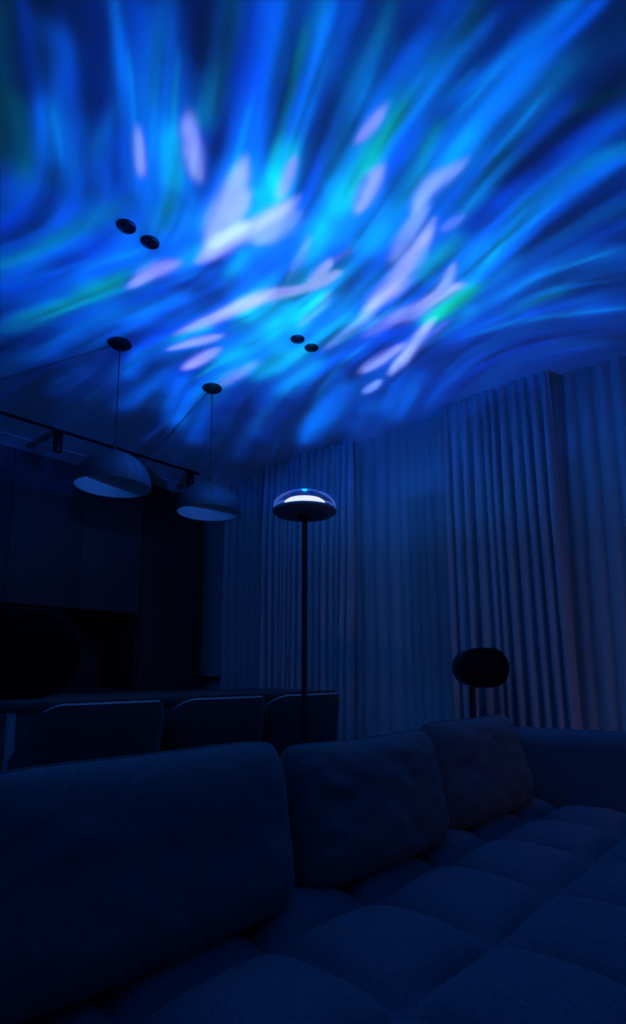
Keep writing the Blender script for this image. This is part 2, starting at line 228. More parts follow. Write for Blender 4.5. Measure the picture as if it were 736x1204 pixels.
    ([(2.360, 0.422, 0.0301), (2.318, 0.584, 0.0369), (2.330, 0.761, 0.0332)], (0, 66, 140), 0.6, 1.0),
    ([(2.507, 0.456, 0.0441), (2.453, 0.625, 0.0519), (2.434, 0.799, 0.0481), (2.441, 0.959, 0.0373)], (0, 40, 140), 0.6, 1.0),
    ([(2.644, 0.488, 0.0276), (2.534, 0.649, 0.0475), (2.507, 0.826, 0.0505), (2.532, 1.041, 0.0452), (2.573, 1.196, 0.0394)], (0, 92, 215), 0.75, 1.0),
    ([(2.782, 0.521, 0.0381), (2.707, 0.664, 0.0465), (2.668, 0.825, 0.0487)], (0, 45, 110), 0.7, 1.0),
    ([(2.894, 0.547, 0.0466), (2.804, 0.692, 0.0558), (2.745, 0.873, 0.0513)], (0, 34, 100), 0.7, 1.0),
    ([(2.708, 0.799, 0.0282), (2.703, 0.920, 0.0427), (2.725, 1.059, 0.0429), (2.750, 1.162, 0.0362)], (0, 110, 155), 0.7, 1.0),
    ([(3.032, 0.614, 0.0359), (2.901, 0.801, 0.0591), (2.783, 1.016, 0.0545), (2.710, 1.263, 0.0480), (2.732, 1.481, 0.0398)], (0, 90, 225), 0.8, 1.0),
    ([(3.233, 0.626, 0.0407), (3.107, 0.823, 0.0498), (2.978, 1.047, 0.0608), (2.925, 1.267, 0.0544)], (0, 48, 140), 0.7, 1.0),
    ([(3.311, 0.839, 0.0445), (3.144, 1.063, 0.0561), (3.085, 1.288, 0.0670), (3.131, 1.529, 0.0565)], (0, 66, 190), 0.6, 1.0),
    ([(2.349, 1.150, 0.0192), (2.334, 1.232, 0.0502), (2.353, 1.347, 0.0502), (2.360, 1.442, 0.0326)], (165, 180, 255), 0.95, 0.85),
    ([(2.188, 1.113, 0.0084), (2.252, 1.178, 0.0217), (2.320, 1.248, 0.0270)], (140, 165, 255), 0.9, 1.0),
    ([(2.380, 1.378, 0.0416), (2.364, 1.480, 0.0492), (2.348, 1.608, 0.0409), (2.376, 1.752, 0.0265)], (130, 150, 255), 0.85, 1.0),
    ([(2.390, 1.105, 0.0282), (2.428, 1.205, 0.0414), (2.462, 1.318, 0.0495), (2.506, 1.455, 0.0321)], (0, 190, 150), 0.85, 1.0),
    ([(2.535, 1.186, 0.0305), (2.588, 1.319, 0.0455), (2.633, 1.467, 0.0416)], (0, 120, 235), 0.6, 1.0),
    ([(2.240, 1.596, 0.0241), (2.263, 1.724, 0.0311), (2.294, 1.879, 0.0256), (2.321, 2.001, 0.0197)], (110, 165, 255), 0.8, 1.0),
    ([(2.491, 1.405, 0.0160), (2.568, 1.514, 0.0280), (2.662, 1.650, 0.0296), (2.747, 1.776, 0.0314), (2.812, 1.882, 0.0198)], (165, 175, 255), 0.95, 1.0),
    ([(2.555, 1.356, 0.0182), (2.605, 1.461, 0.0254), (2.651, 1.570, 0.0266)], (80, 120, 255), 0.7, 1.0),
    ([(2.590, 1.626, 0.0226), (2.605, 1.752, 0.0339), (2.636, 1.884, 0.0376), (2.669, 2.011, 0.0231)], (140, 155, 255), 0.9, 1.0),
    ([(2.832, 1.987, 0.0187), (2.866, 2.065, 0.0313), (2.892, 2.139, 0.0246)], (110, 140, 255), 0.85, 1.0),
    ([(2.197, 1.461, 0.0283), (2.343, 1.670, 0.0503), (2.398, 1.889, 0.0621), (2.417, 2.098, 0.0604)], (0, 72, 205), 0.5, 1.0),
    ([(2.595, 1.508, 0.0376), (2.726, 1.424, 0.0519), (2.536, 1.636, 0.0666)], (0, 70, 200), 0.3, 1.0),
    ([(2.438, 1.682, 0.0538), (2.475, 1.857, 0.0729), (2.485, 2.023, 0.0628)], (0, 68, 200), 0.7, 1.0),
    ([(2.165, 1.648, 0.0285), (2.205, 1.823, 0.0419), (2.249, 2.016, 0.0388), (2.282, 2.249, 0.0439), (2.282, 2.549, 0.0402)], (0, 160, 240), 0.65, 1.0),
    ([(1.752, 2.302, 0.0322), (1.718, 2.444, 0.0266), (1.672, 2.618, 0.0206)], (0, 190, 235), 0.5, 1.0),
    ([(1.844, 2.329, 0.0143), (1.805, 2.445, 0.0293), (1.756, 2.576, 0.0222), (1.726, 2.674, 0.0147)], (135, 150, 255), 0.9, 1.0),
    ([(1.914, 2.439, 0.0194), (1.913, 2.547, 0.0459), (1.914, 2.671, 0.0471), (1.913, 2.789, 0.0277)], (150, 155, 255), 1, 0.85),
    ([(2.156, 2.388, 0.0140), (2.166, 2.538, 0.0325), (2.174, 2.668, 0.0359), (2.193, 2.793, 0.0213)], (130, 145, 255), 0.85, 1.0),
    ([(1.999, 2.169, 0.0586), (1.993, 2.339, 0.0649), (2.010, 2.550, 0.0525)], (0, 150, 245), 0.8, 1.0),
    ([(2.107, 2.111, 0.0311), (2.135, 2.314, 0.0472), (2.140, 2.507, 0.0369), (2.136, 2.791, 0.0381), (2.162, 3.300, 0.0410)], (0, 115, 240), 0.6, 1.0),
    ([(1.686, 2.517, 0.0470), (1.638, 2.694, 0.0535), (1.671, 2.926, 0.0466), (1.743, 3.146, 0.0364)], (0, 95, 235), 0.6, 1.0),
    ([(1.807, 2.776, 0.0366), (1.822, 2.981, 0.0470), (1.901, 3.308, 0.0571), (1.922, 3.565, 0.0508)], (0, 66, 200), 0.6, 1.0),
    ([(1.525, 3.160, 0.0373), (1.510, 3.404, 0.0509), (1.504, 3.695, 0.0525)], (0, 58, 160), 0.5, 1.0),
    ([(1.425, 2.687, 0.0371), (1.372, 2.864, 0.0420), (1.336, 3.093, 0.0435), (1.264, 3.377, 0.0470)], (0, 62, 180), 0.5, 1.0),
    ([(1.949, 2.839, 0.0409), (2.135, 3.139, 0.0561), (2.346, 3.516, 0.0620)], (0, 96, 245), 0.6, 1.0),
    ([(2.243, 3.019, 0.0453), (2.433, 3.309, 0.0556), (2.640, 3.672, 0.0614)], (0, 62, 190), 0.6, 1.0),
    ([(2.140, 2.628, 0.0442), (2.215, 2.786, 0.0583), (2.321, 3.026, 0.0500)], (0, 84, 160), 0.4, 1.0),
    ([(2.282, 2.629, 0.0442), (2.482, 2.945, 0.0504), (2.638, 3.306, 0.0509)], (0, 44, 130), 0.5, 1.0),
    ([(2.213, 2.147, 0.0336), (2.231, 2.305, 0.0494), (2.246, 2.510, 0.0521)], (0, 130, 180), 0.6, 1.0),
    ([(2.383, 2.136, 0.0506), (2.461, 2.350, 0.0686), (2.523, 2.565, 0.0666)], (0, 130, 235), 0.7, 1.0),
    ([(2.677, 2.111, 0.0467), (2.816, 2.384, 0.0700), (2.996, 2.685, 0.0723), (3.222, 3.026, 0.0542)], (0, 108, 240), 0.8, 1.0),
    ([(2.968, 2.125, 0.0345), (3.114, 2.344, 0.0441), (3.281, 2.593, 0.0472)], (0, 66, 180), 0.5, 1.0),
    ([(2.548, 2.590, 0.0503), (2.715, 2.889, 0.0544), (2.913, 3.243, 0.0594)], (0, 76, 190), 0.6, 1.0),
    ([(2.653, 2.958, 0.0384), (2.867, 3.293, 0.0489), (3.124, 3.695, 0.0461)], (0, 64, 165), 0.5, 1.0),
    ([(2.761, 2.635, 0.0315), (2.977, 2.930, 0.0416), (3.170, 3.216, 0.0454)], (0, 34, 110), 0.5, 1.0),
    ([(2.866, 1.672, 0.0235), (3.120, 1.956, 0.0393), (3.382, 2.257, 0.0435)], (0, 80, 205), 0.7, 1.0),
    ([(2.740, 1.741, 0.0220), (2.955, 1.966, 0.0362), (3.208, 2.240, 0.0400)], (0, 90, 225), 0.6, 1.0),
    ([(2.796, 1.410, 0.0324), (2.918, 1.615, 0.0451), (3.095, 1.810, 0.0384)], (0, 60, 180), 0.6, 1.0),
    ([(2.984, 1.400, 0.0253), (3.143, 1.594, 0.0325), (3.346, 1.796, 0.0337)], (0, 44, 150), 0.5, 1.0),
    ([(2.694, 1.460, 0.0253), (2.784, 1.622, 0.0428), (2.919, 1.764, 0.0353)], (0, 44, 150), 0.4, 1.0),
    ([(1.536, 0.347, 0.0035), (1.576, 0.480, 0.0076), (1.607, 0.600, 0.0040)], (0, 98, 245), 0.4, 1.0),
    ([(1.461, 0.644, 0.0029), (1.486, 0.776, 0.0031)], (0, 140, 250), 0.4, 1.0),
    ([(2.823, 0.563, 0.0067), (2.671, 0.887, 0.0142), (2.710, 1.263, 0.0076)], (0, 98, 245), 0.4, 1.0),
    ([(2.587, 0.559, 0.0061), (2.530, 0.835, 0.0129), (2.563, 1.055, 0.0066)], (0, 140, 250), 0.4, 1.0),
    ([(3.063, 0.621, 0.0076), (2.826, 1.033, 0.0160), (2.743, 1.381, 0.0085)], (0, 140, 250), 0.4, 1.0),
    ([(2.916, 0.978, 0.0082), (2.901, 1.358, 0.0167), (3.025, 1.647, 0.0080)], (0, 98, 245), 0.4, 1.0),
    ([(1.484, 1.961, 0.0052), (1.433, 2.086, 0.0102), (1.394, 2.238, 0.0051)], (0, 140, 250), 0.4, 1.0),
    ([(2.758, 1.389, 0.0072), (2.841, 1.628, 0.0129), (3.172, 1.989, 0.0130), (3.461, 2.280, 0.0070)], (0, 68, 195), 0.22, 1.0),
    ([(2.810, 1.593, 0.0043), (3.010, 1.822, 0.0091), (3.273, 2.068, 0.0048)], (0, 68, 195), 0.22, 1.0),
    ([(3.073, 1.444, 0.0085), (3.169, 1.728, 0.0162), (3.360, 1.971, 0.0075)], (0, 68, 195), 0.22, 1.0),
    ([(2.500, 2.387, 0.0057), (2.888, 2.914, 0.0133), (3.313, 3.486, 0.0077)], (0, 68, 195), 0.22, 1.0),
    ([(2.770, 2.257, 0.0081), (2.984, 2.592, 0.0177), (3.254, 2.991, 0.0097)], (0, 68, 195), 0.22, 1.0),
    ([(2.232, 2.495, 0.0068), (2.345, 3.057, 0.0147), (2.477, 3.484, 0.0076)], (0, 68, 195), 0.22, 1.0),
    ([(2.215, 2.786, 0.0075), (2.278, 3.416, 0.0167), (2.351, 3.993, 0.0091)], (0, 68, 195), 0.22, 1.0),
    ([(1.515, 2.422, 0.0044), (1.604, 2.796, 0.0095), (1.715, 3.098, 0.0050)], (0, 98, 245), 0.4, 1.0),
    ([(1.734, 2.427, 0.0061), (1.673, 3.025, 0.0129), (1.701, 3.620, 0.0067)], (0, 68, 195), 0.22, 1.0),
    ([(1.042, 1.036, 0.0025), (1.161, 1.223, 0.0056), (1.249, 1.367, 0.0030)], (0, 98, 245), 0.4, 1.0),
    ([(1.117, 1.064, 0.0020), (1.207, 1.217, 0.0021)], (0, 140, 250), 0.4, 1.0),
    ([(1.124, 0.945, 0.0025), (1.223, 1.110, 0.0056), (1.332, 1.276, 0.0031)], (0, 140, 250), 0.4, 1.0),
    ([(1.108, 0.894, 0.0019), (1.193, 1.019, 0.0020)], (0, 88, 150), 0.4, 1.0),
    ([(1.265, 0.899, 0.0027), (1.348, 1.060, 0.0060), (1.410, 1.189, 0.0032)], (0, 140, 250), 0.4, 1.0),
    ([(1.224, 0.765, 0.0019), (1.316, 0.923, 0.0021)], (0, 88, 150), 0.4, 1.0),
    ([(1.417, 0.751, 0.0029), (1.462, 0.889, 0.0062), (1.510, 1.027, 0.0033)], (0, 140, 250), 0.4, 1.0),
    ([(1.382, 0.660, 0.0021), (1.422, 0.785, 0.0022)], (0, 98, 245), 0.4, 1.0),
    ([(1.484, 0.547, 0.0029), (1.534, 0.681, 0.0062), (1.565, 0.820, 0.0033)], (0, 140, 250), 0.4, 1.0),
    ([(1.680, 0.519, 0.0032), (1.750, 0.662, 0.0070), (1.809, 0.800, 0.0038)], (0, 140, 250), 0.4, 1.0),
    ([(0.822, 1.280, 0.0024), (0.919, 1.447, 0.0054), (1.034, 1.605, 0.0030)], (0, 190, 245), 0.4, 1.0),
    ([(0.781, 1.325, 0.0018), (0.890, 1.523, 0.0040), (0.992, 1.705, 0.0022)], (0, 140, 250), 0.4, 1.0),
    ([(0.636, 1.718, 0.0027), (0.758, 1.912, 0.0030)], (0, 140, 250), 0.4, 1.0),
    ([(0.720, 1.393, 0.0019), (0.848, 1.570, 0.0042), (0.939, 1.711, 0.0022)], (0, 140, 250), 0.4, 1.0),
    ([(0.989, 1.245, 0.0019), (1.062, 1.424, 0.0021)], (0, 140, 250), 0.4, 1.0),
    ([(1.061, 1.206, 0.0026), (1.146, 1.379, 0.0058), (1.213, 1.515, 0.0031)], (0, 140, 250), 0.4, 1.0),
    ([(1.771, 1.344, 0.0030), (1.843, 1.496, 0.0032)], (0, 190, 245), 0.4, 1.0),
    ([(1.624, 1.658, 0.0029), (1.711, 1.814, 0.0031)], (0, 140, 250), 0.4, 1.0),
    ([(1.243, 1.944, 0.0043), (1.169, 2.162, 0.0090), (1.064, 2.426, 0.0047)], (0, 140, 250), 0.4, 1.0),
    ([(1.301, 2.312, 0.0038), (1.203, 2.622, 0.0080), (1.097, 2.972, 0.0042)], (0, 150, 165), 0.4, 1.0),
    ([(1.119, 2.218, 0.0045), (0.990, 2.525, 0.0094), (0.873, 2.815, 0.0049)], (0, 140, 250), 0.4, 1.0),
    ([(1.905, 0.865, 0.0028), (2.038, 1.048, 0.0031)], (0, 140, 250), 0.4, 1.0),
    ([(2.078, 0.734, 0.0040), (2.256, 0.957, 0.0090), (2.391, 1.150, 0.0050)], (0, 190, 245), 0.4, 1.0),
    ([(2.126, 0.619, 0.0043), (2.233, 0.832, 0.0048)], (0, 140, 250), 0.4, 1.0),
    ([(2.253, 1.448, 0.0044), (2.312, 1.704, 0.0097), (2.330, 1.927, 0.0053)], (0, 190, 245), 0.4, 1.0),
    ([(1.996, 2.234, 0.0047), (2.010, 2.550, 0.0100), (2.030, 2.827, 0.0052)], (0, 190, 245), 0.4, 1.0),
    ([(2.442, 1.802, 0.0065), (2.522, 2.054, 0.0130), (2.709, 2.412, 0.0068)], (0, 140, 250), 0.4, 1.0),
    ([(2.848, 1.843, 0.0060), (3.107, 2.155, 0.0134), (3.332, 2.422, 0.0072)], (0, 68, 195), 0.22, 1.0),
    ([(2.282, 2.321, 0.0062), (2.410, 2.690, 0.0126), (2.675, 3.151, 0.0067)], (0, 68, 195), 0.22, 1.0),
    ([(1.945, 2.843, 0.0051), (2.194, 3.264, 0.0116), (2.444, 3.762, 0.0066)], (0, 68, 195), 0.22, 1.0),
]
NWASH = 45


def lin(c):
    c = np.array(c) / 255.0
    return np.where(c < .04045, c / 12.92, ((c + .055) / 1.055) ** 2.4)


def catmull(P, n):
    P = np.vstack([2 * P[0] - P[1], P, 2 * P[-1] - P[-2]])
    o = []
    for i in range(1, len(P) - 2):
        t = np.linspace(0, 1, n, endpoint=False)[:, None]
        p0, p1, p2, p3 = P[i - 1:i + 3]
        o.append(.5 * ((2 * p1) + (-p0 + p2) * t + (2 * p0 - 5 * p1 + 4 * p2 - p3) * t ** 2
                       + (-p0 + 3 * p1 - 3 * p2 + p3) * t ** 3))
    o.append(P[-2][None])
    return np.vstack(o)


def raster(ST, img):
    ny, nx, _ = img.shape
    for pts, c, a, f in ST:
        P = catmull(np.array(pts, float), 10)
        P[:, 2] = np.maximum(P[:, 2], .004)
        n = len(P)
        wm = P[:, 2].max() * 3
        i0 = max(0, int((P[:, 0].min() - wm - GX0) / GR)); i1 = min(nx, int((P[:, 0].max() + wm - GX0) / GR) + 1)
        j0 = max(0, int((P[:, 1].min() - wm - GY0) / GR)); j1 = min(ny, int((P[:, 1].max() + wm - GY0) / GR) + 1)
        if i1 <= i0 or j1 <= j0:
            continue
        gx = GX0 + (np.arange(i0, i1) + .5) * GR
        gy = GY0 + (np.arange(j0, j1) + .5) * GR
        gx, gy = np.meshgrid(gx, gy)
        m = np.zeros_like(gx)
        L = np.r_[0, np.cumsum(np.hypot(*(P[1:, :2] - P[:-1, :2]).T))]
        L /= L[-1]
        for k in range(n - 1):
            ax, ay, aw = P[k]
            bx, by, bw = P[k + 1]
            dx, dy = bx - ax, by - ay
            t = np.clip(((gx - ax) * dx + (gy - ay) * dy) / (dx * dx + dy * dy + 1e-12), 0, 1)
            d = np.hypot(gx - ax - t * dx, gy - ay - t * dy) / (aw + (bw - aw) * t)
            u = L[k] + (L[k + 1] - L[k]) * t
            e = np.minimum(1, np.minimum(u, 1 - u) * 5 + .35)
            m = np.maximum(m, np.exp(-.5 * (d / f * (1.25 if f < 1 else 1.0)) ** (2.0 if f >= 1 and c[0] < 60 else 3.0)) * e)
        m = (m * a)[..., None]
        sub = img[j0:j1, i0:i1]
        sub *= 1 - m
        sub += m * lin(c)


def bil(a, x, y):
    x = np.clip(x, 0, a.shape[1] - 1.001); y = np.clip(y, 0, a.shape[0] - 1.001)
    i = x.astype(np.int32); j = y.astype(np.int32)
    fx = x - i; fy = y - j
    if a.ndim == 3:
        fx = fx[..., None]; fy = fy[..., None]
    return (a[j, i] * (1 - fx) + a[j, i + 1] * fx) * (1 - fy) + (a[j + 1, i] * (1 - fx) + a[j + 1, i + 1] * fx) * fy


def filaments(img, ST):
    # fine filaments combed along the direction of the streaks
    ny, nx, _ = img.shape
    cx, cy = 1.82, 1.72
    s = []
    for pts, c, a, f in ST:
        for p, q in zip(pts[:-1], pts[1:]):
            d = np.array(q[:2]) - np.array(p[:2])
            L = np.hypot(*d)
            if L < .02:
                continue
            for e in (.25, .75):
                s.append((p[0] + (q[0] - p[0]) * e, p[1] + (q[1] - p[1]) * e, d[0] / L, d[1] / L))
    s = np.array(s)
    g = .1
    gx, gy = np.meshgrid(np.arange(GX0, GX1 + g, g), np.arange(GY0, GY1 + g, g))
    w = np.exp(-((gx[..., None] - s[:, 0]) ** 2 + (gy[..., None] - s[:, 1]) ** 2) / (2 * .20 ** 2))
    A = (w * (s[:, 2] ** 2 - s[:, 3] ** 2)).sum(-1)
    B = (w * 2 * s[:, 2] * s[:, 3]).sum(-1)
    rx, ry = gx - cx, gy - cy
    r = np.hypot(rx, ry) + 1e-6
    rx /= r; ry /= r
    A += .2 * (rx * rx - ry * ry); B += .2 * 2 * rx * ry
    n = np.hypot(A, B); A /= n; B /= n
    ii, jj = np.meshgrid(np.arange(nx) + .0, np.arange(ny) + .0)
    rng = np.random.RandomState(3)
    N = np.stack([bil(rng.rand(ny // k + 3, nx // k + 3), ii / k, jj / k) for k in (2, 5, 11)], -1) - .5
    acc = N.copy(); im = img.copy()
    step = .012 / GR * (.55 + .6 * np.hypot((ii * GR + GX0) - cx, (jj * GR + GY0) - cy))
    for sgn in (1, -1):
        x, y = ii.copy(), jj.copy()
        px = None
        for k in range(16):
            t = .5 * np.arctan2(bil(B, x * GR / g, y * GR / g), bil(A, x * GR / g, y * GR / g))
            vx, vy = np.cos(t), np.sin(t)
            f = sgn if px is None else np.where(vx * px + vy * py < 0, -1, 1)
            vx, vy = vx * f, vy * f
            px, py = vx, vy
            x = x + vx * step; y = y + vy * step
            acc += bil(N, x, y)
            if k < 1:
                im += bil(img, x, y)
    acc /= acc.std((0, 1)); im /= 1 + 2 * 1
    m = np.clip(1 + 1.15 * (.06 * acc[..., 0] + .12 * acc[..., 1] + .15 * acc[..., 2]), .4, 1.8)
    k = np.clip(1 - im[..., 0] * 2.2, .5, 1)
    out = im * (1 + (m - 1) * k)[..., None]
    out[..., 1] *= 1 + k * np.clip(.10 * acc[..., 2] - .08 * acc[..., 1], -.4, .5)
    return out


def aurora_slide():
    nx = int(round((GX1 - GX0) / GR)); ny = int(round((GY1 - GY0) / GR))
    img = np.zeros((ny, nx, 3)) + lin((0, 22, 80))
    rnd = random.Random(5)
    extra = []
    for k in range(420):            # the aurora goes on over the whole ceiling
        t = rnd.uniform(0, 6.283); r0 = rnd.uniform(.5, 2.6); r1 = r0 + rnd.uniform(.5, 1.6)
        b = rnd.uniform(-.25, .25)
        P = []
        for i in range(3):
            r = r0 + (r1 - r0) * i / 2; tt = t + b * i / 2
            P.append((1.82 + r * math.cos(tt), 1.72 + r * math.sin(tt), rnd.uniform(.05, .13) * (.6 + .4 * r)))
        c = [(0, 80, 220), (0, 60, 180), (0, 120, 240), (0, 24, 90), (0, 95, 150), (0, 100, 240)][rnd.randrange(6)]
        extra.append((P, c, .6, 1.0))
    extra = [e for e in extra if not any(p[0] > 3.0 or (-.1 < p[0] and p[1] > .25 - .6 * (p[0] - 1.2) and p[1] < 5) for p in e[0])]
    raster(STROKES[:NWASH], img)
    raster(extra, img)
    raster(STROKES[NWASH:], img)
    img = filaments(img, STROKES[NWASH:])
    img = np.maximum(img - np.array((0, .004, .035)), 0)
    # inverse-square and grazing falloff of the lamp, undone by the lens of a real projector
    X, Y = np.meshgrid(GX0 + (np.arange(nx) + .5) * GR - LAMP.x, GY0 + (np.arange(ny) + .5) * GR - LAMP.y)
    r = np.hypot(X, Y)
    d = np.sqrt(r * r + HL * HL)
    img *= (np.minimum(d, 3.9) ** 3 / HL ** 3)[..., None]
    fade = np.clip((4.6 - r) / 1.5, 0, 1) * np.exp(-np.clip((X + LAMP.x - 3.5) / .8, 0, 9))
    img *= fade[..., None]
    im = bpy.data.images.new('aurora_slide', nx, ny, alpha=False, float_buffer=True)
    im.colorspace_settings.name = 'Linear Rec.709'
    buf = np.ones((ny, nx, 4), np.float32)
    buf[..., :3] = img
    im.pixels.foreach_set(buf.ravel())
    im.update()
    im.pack()
    return im


proj = bpy.data.lights.new('aurora_light', 'POINT')
proj.energy = 72.0
proj.shadow_soft_size = 0.006
proj.use_nodes = True
nt = proj.node_tree
em = nt.nodes['Emission']
tc = nt.nodes.new('ShaderNodeTexCoord')
sep = nt.nodes.new('ShaderNodeSeparateXYZ')
nt.links.new(tc.outputs['Normal'], sep.inputs[0])


def mth(op, a, b=None, c=None):
    n = nt.nodes.new('ShaderNodeMath'); n.operation = op
    for i, v in enumerate((a, b, c)):
        if v is None:
            continue
        if isinstance(v, (int, float)):
            n.inputs[i].default_value = v
        else:
            nt.links.new(v, n.inputs[i])
    return n.outputs[0]


SGN = 1.0
zz = mth('MULTIPLY', sep.outputs['Z'], SGN)
zc = mth('MAXIMUM', zz, 0.02)
ux = mth('DIVIDE', mth('MULTIPLY', sep.outputs['X'], SGN * HL), zc)
uy = mth('DIVIDE', mth('MULTIPLY', sep.outputs['Y'], SGN * HL), zc)
uu = mth('DIVIDE', mth('ADD', ux, LAMP.x - GX0), GX1 - GX0)
vv = mth('DIVIDE', mth('ADD', uy, LAMP.y - GY0), GY1 - GY0)
comb = nt.nodes.new('ShaderNodeCombineXYZ')
nt.links.new(uu, comb.inputs[0]); nt.links.new(vv, comb.inputs[1])
tex = nt.nodes.new('ShaderNodeTexImage')
tex.image = aurora_slide(); tex.interpolation = 'Linear'; tex.extension = 'CLIP'
nt.links.new(comb.outputs[0], tex.inputs[0])
# soft blue spill of the lamp at low angles, on top of the sharp slide
mr = nt.nodes.new('ShaderNodeMapRange'); mr.interpolation_type = 'SMOOTHSTEP'
mr.inputs['From Min'].default_value = .66; mr.inputs['From Max'].default_value = .30
nt.links.new(zz, mr.inputs['Value'])
sp = nt.nodes.new('ShaderNodeVectorMath'); sp.operation = 'SCALE'
sp.inputs[0].default_value = (0.0, .175, 1.0)
mr2 = nt.nodes.new('ShaderNodeMapRange'); mr2.interpolation_type = 'SMOOTHSTEP'
mr2.inputs['From Min'].default_value = -.02; mr2.inputs['From Max'].default_value = .24
nt.links.new(zz, mr2.inputs['Value'])
nt.links.new(mth('MULTIPLY', mth('MULTIPLY', mr.outputs[0], mr2.outputs[0]), .40), sp.inputs['Scale'])
va = nt.nodes.new('ShaderNodeVectorMath'); va.operation = 'ADD'
nt.links.new(tex.outputs['Color'], va.inputs[0]); nt.links.new(sp.outputs[0], va.inputs[1])
nt.links.new(va.outputs[0], em.inputs['Color'])
nt.links.new(mth('GREATER_THAN', zz, 0.01), em.inputs['Strength'])
proj_o = bpy.data.objects.new('aurora_light', proj)
proj_o.location = LAMP
COL.objects.link(proj_o)

# ------------------------------------------------------------------ helpers


def tag(o, label=None, cat=None, group=None, kind=None):
    if label: o['label'] = label
    if cat: o['category'] = cat
    if group: o['group'] = group
    if kind: o['kind'] = kind
    return o


def empty(name, loc, label, cat, group=None, rz=0.0):
    o = bpy.data.objects.new(name, None)
    o.empty_display_size = 0.1
    COL.objects.link(o)
    o.location = loc
    o.rotation_euler = (0, 0, rz)
    return tag(o, label, cat, group)


def obj(name, bm, mat, parent=None, smooth=True, loc=None):
    me = bpy.data.meshes.new(name)
    bmesh.ops.recalc_face_normals(bm, faces=bm.faces)
    bm.to_mesh(me); bm.free()
    if smooth:
        for p in me.polygons: p.use_smooth = True
        me.set_sharp_from_angle(angle=math.radians(40))
    me.materials.append(mat)
    o = bpy.data.objects.new(name, me)
    COL.objects.link(o)
    if parent: o.parent = parent
    if loc: o.location = loc
    return o


def copy_tree(o, parent=None):
    c = o.copy(); COL.objects.link(c); c.parent = parent
    for ch in o.children: copy_tree(ch, c)
    return c


def box(bm, x0, x1, y0, y1, z0, z1, bev=0.0, seg=2):
    r = bmesh.ops.create_cube(bm, size=1)
    vs = r['verts']
    for v in vs:
        v.co = Vector(((x0 + x1) / 2 + v.co.x * (x1 - x0), (y0 + y1) / 2 + v.co.y * (y1 - y0), (z0 + z1) / 2 + v.co.z * (z1 - z0)))
    if bev > 0:
        es = list({e for v in vs for e in v.link_edges})
        bmesh.ops.bevel(bm, geom=es, offset=bev, segments=seg, affect='EDGES', profile=0.5)
    return bm


def boxobj(name, dims, mat, parent=None, bev=0.003):
    return obj(name, box(bmesh.new(), *dims, bev=bev), mat, parent)


def lathe(bm, prof, n=48, cx=0, cy=0, close=False):
    rings = []
    for r, z in prof:
        if r < 1e-5:
            rings.append([bm.verts.new((cx, cy, z))])
        else:
            rings.append([bm.verts.new((cx + r * math.cos(2 * math.pi * k / n), cy + r * math.sin(2 * math.pi * k / n), z)) for k in range(n)])
    pairs = list(zip(rings[:-1], rings[1:]))
    if close: pairs.append((rings[-1], rings[0]))
    for a, b in pairs:
        for k in range(n):
            if len(a) == 1 and len(b) == 1: continue
            if len(a) == 1: bm.faces.new((a[0], b[k], b[(k + 1) % n]))
            elif len(b) == 1: bm.faces.new((a[k], a[(k + 1) % n], b[0]))
            else: bm.faces.new((a[k], a[(k + 1) % n], b[(k + 1) % n], b[k]))
    return bm


def tube(bm, pts, r, n=10):
    pts = [Vector(p) for p in pts]
    rings = []
    for i, p in enumerate(pts):
        t = (pts[min(i + 1, len(pts) - 1)] - pts[max(i - 1, 0)]).normalized()
        a = t.orthogonal().normalized() if i == 0 else (a - t * a.dot(t)).normalized()
        b = t.cross(a)
        rr = r[i] if isinstance(r, (list, tuple)) else r
        rings.append([bm.verts.new(p + a * rr * math.cos(2 * math.pi * k / n) + b * rr * math.sin(2 * math.pi * k / n)) for k in range(n)])
    for A, B in zip(rings[:-1], rings[1:]):
        for k in range(n): bm.faces.new((A[k], A[(k + 1) % n], B[(k + 1) % n], B[k]))
    bm.faces.new(rings[0][::-1]); bm.faces.new(rings[-1])
    return bm


def mat(name, col, rough=0.6, metal=0.0, bump=0.0, scale=200, vary=0.0, spec=0.5, sheen=0.0, coords='Object', stretch=(1, 1, 1)):
    m = bpy.data.materials.new(name)
    m.use_nodes = True
    t = m.node_tree
    b = t.nodes['Principled BSDF']
    b.inputs['Base Color'].default_value = (*col, 1)
    b.inputs['Roughness'].default_value = rough
    b.inputs['Metallic'].default_value = metal
    b.inputs['Specular IOR Level'].default_value = spec
    b.inputs['Sheen Weight'].default_value = sheen
    if bump or vary:
        c = t.nodes.new('ShaderNodeTexCoord')
        mp = t.nodes.new('ShaderNodeMapping')
        mp.inputs['Scale'].default_value = stretch
        nz = t.nodes.new('ShaderNodeTexNoise')
        nz.inputs['Scale'].default_value = scale
        nz.inputs['Detail'].default_value = 4
        t.links.new(c.outputs[coords], mp.inputs[0])
        t.links.new(mp.outputs[0], nz.inputs['Vector'])
        if bump:
            bp = t.nodes.new('ShaderNodeBump')
            bp.inputs['Strength'].default_value = bump
            bp.inputs['Distance'].default_value = 0.002
            t.links.new(nz.outputs['Fac'], bp.inputs['Height'])
            t.links.new(bp.outputs[0], b.inputs['Normal'])
        if vary:
            mx = t.nodes.new('ShaderNodeMix'); mx.data_type = 'RGBA'
            mx.inputs[6].default_value = (*[v * (1 - vary) for v in col], 1)
            mx.inputs[7].default_value = (*[min(1, v * (1 + vary)) for v in col], 1)
            t.links.new(nz.outputs['Fac'], mx.inputs[0])
            t.links.new(mx.outputs[2], b.inputs['Base Color'])
    return m


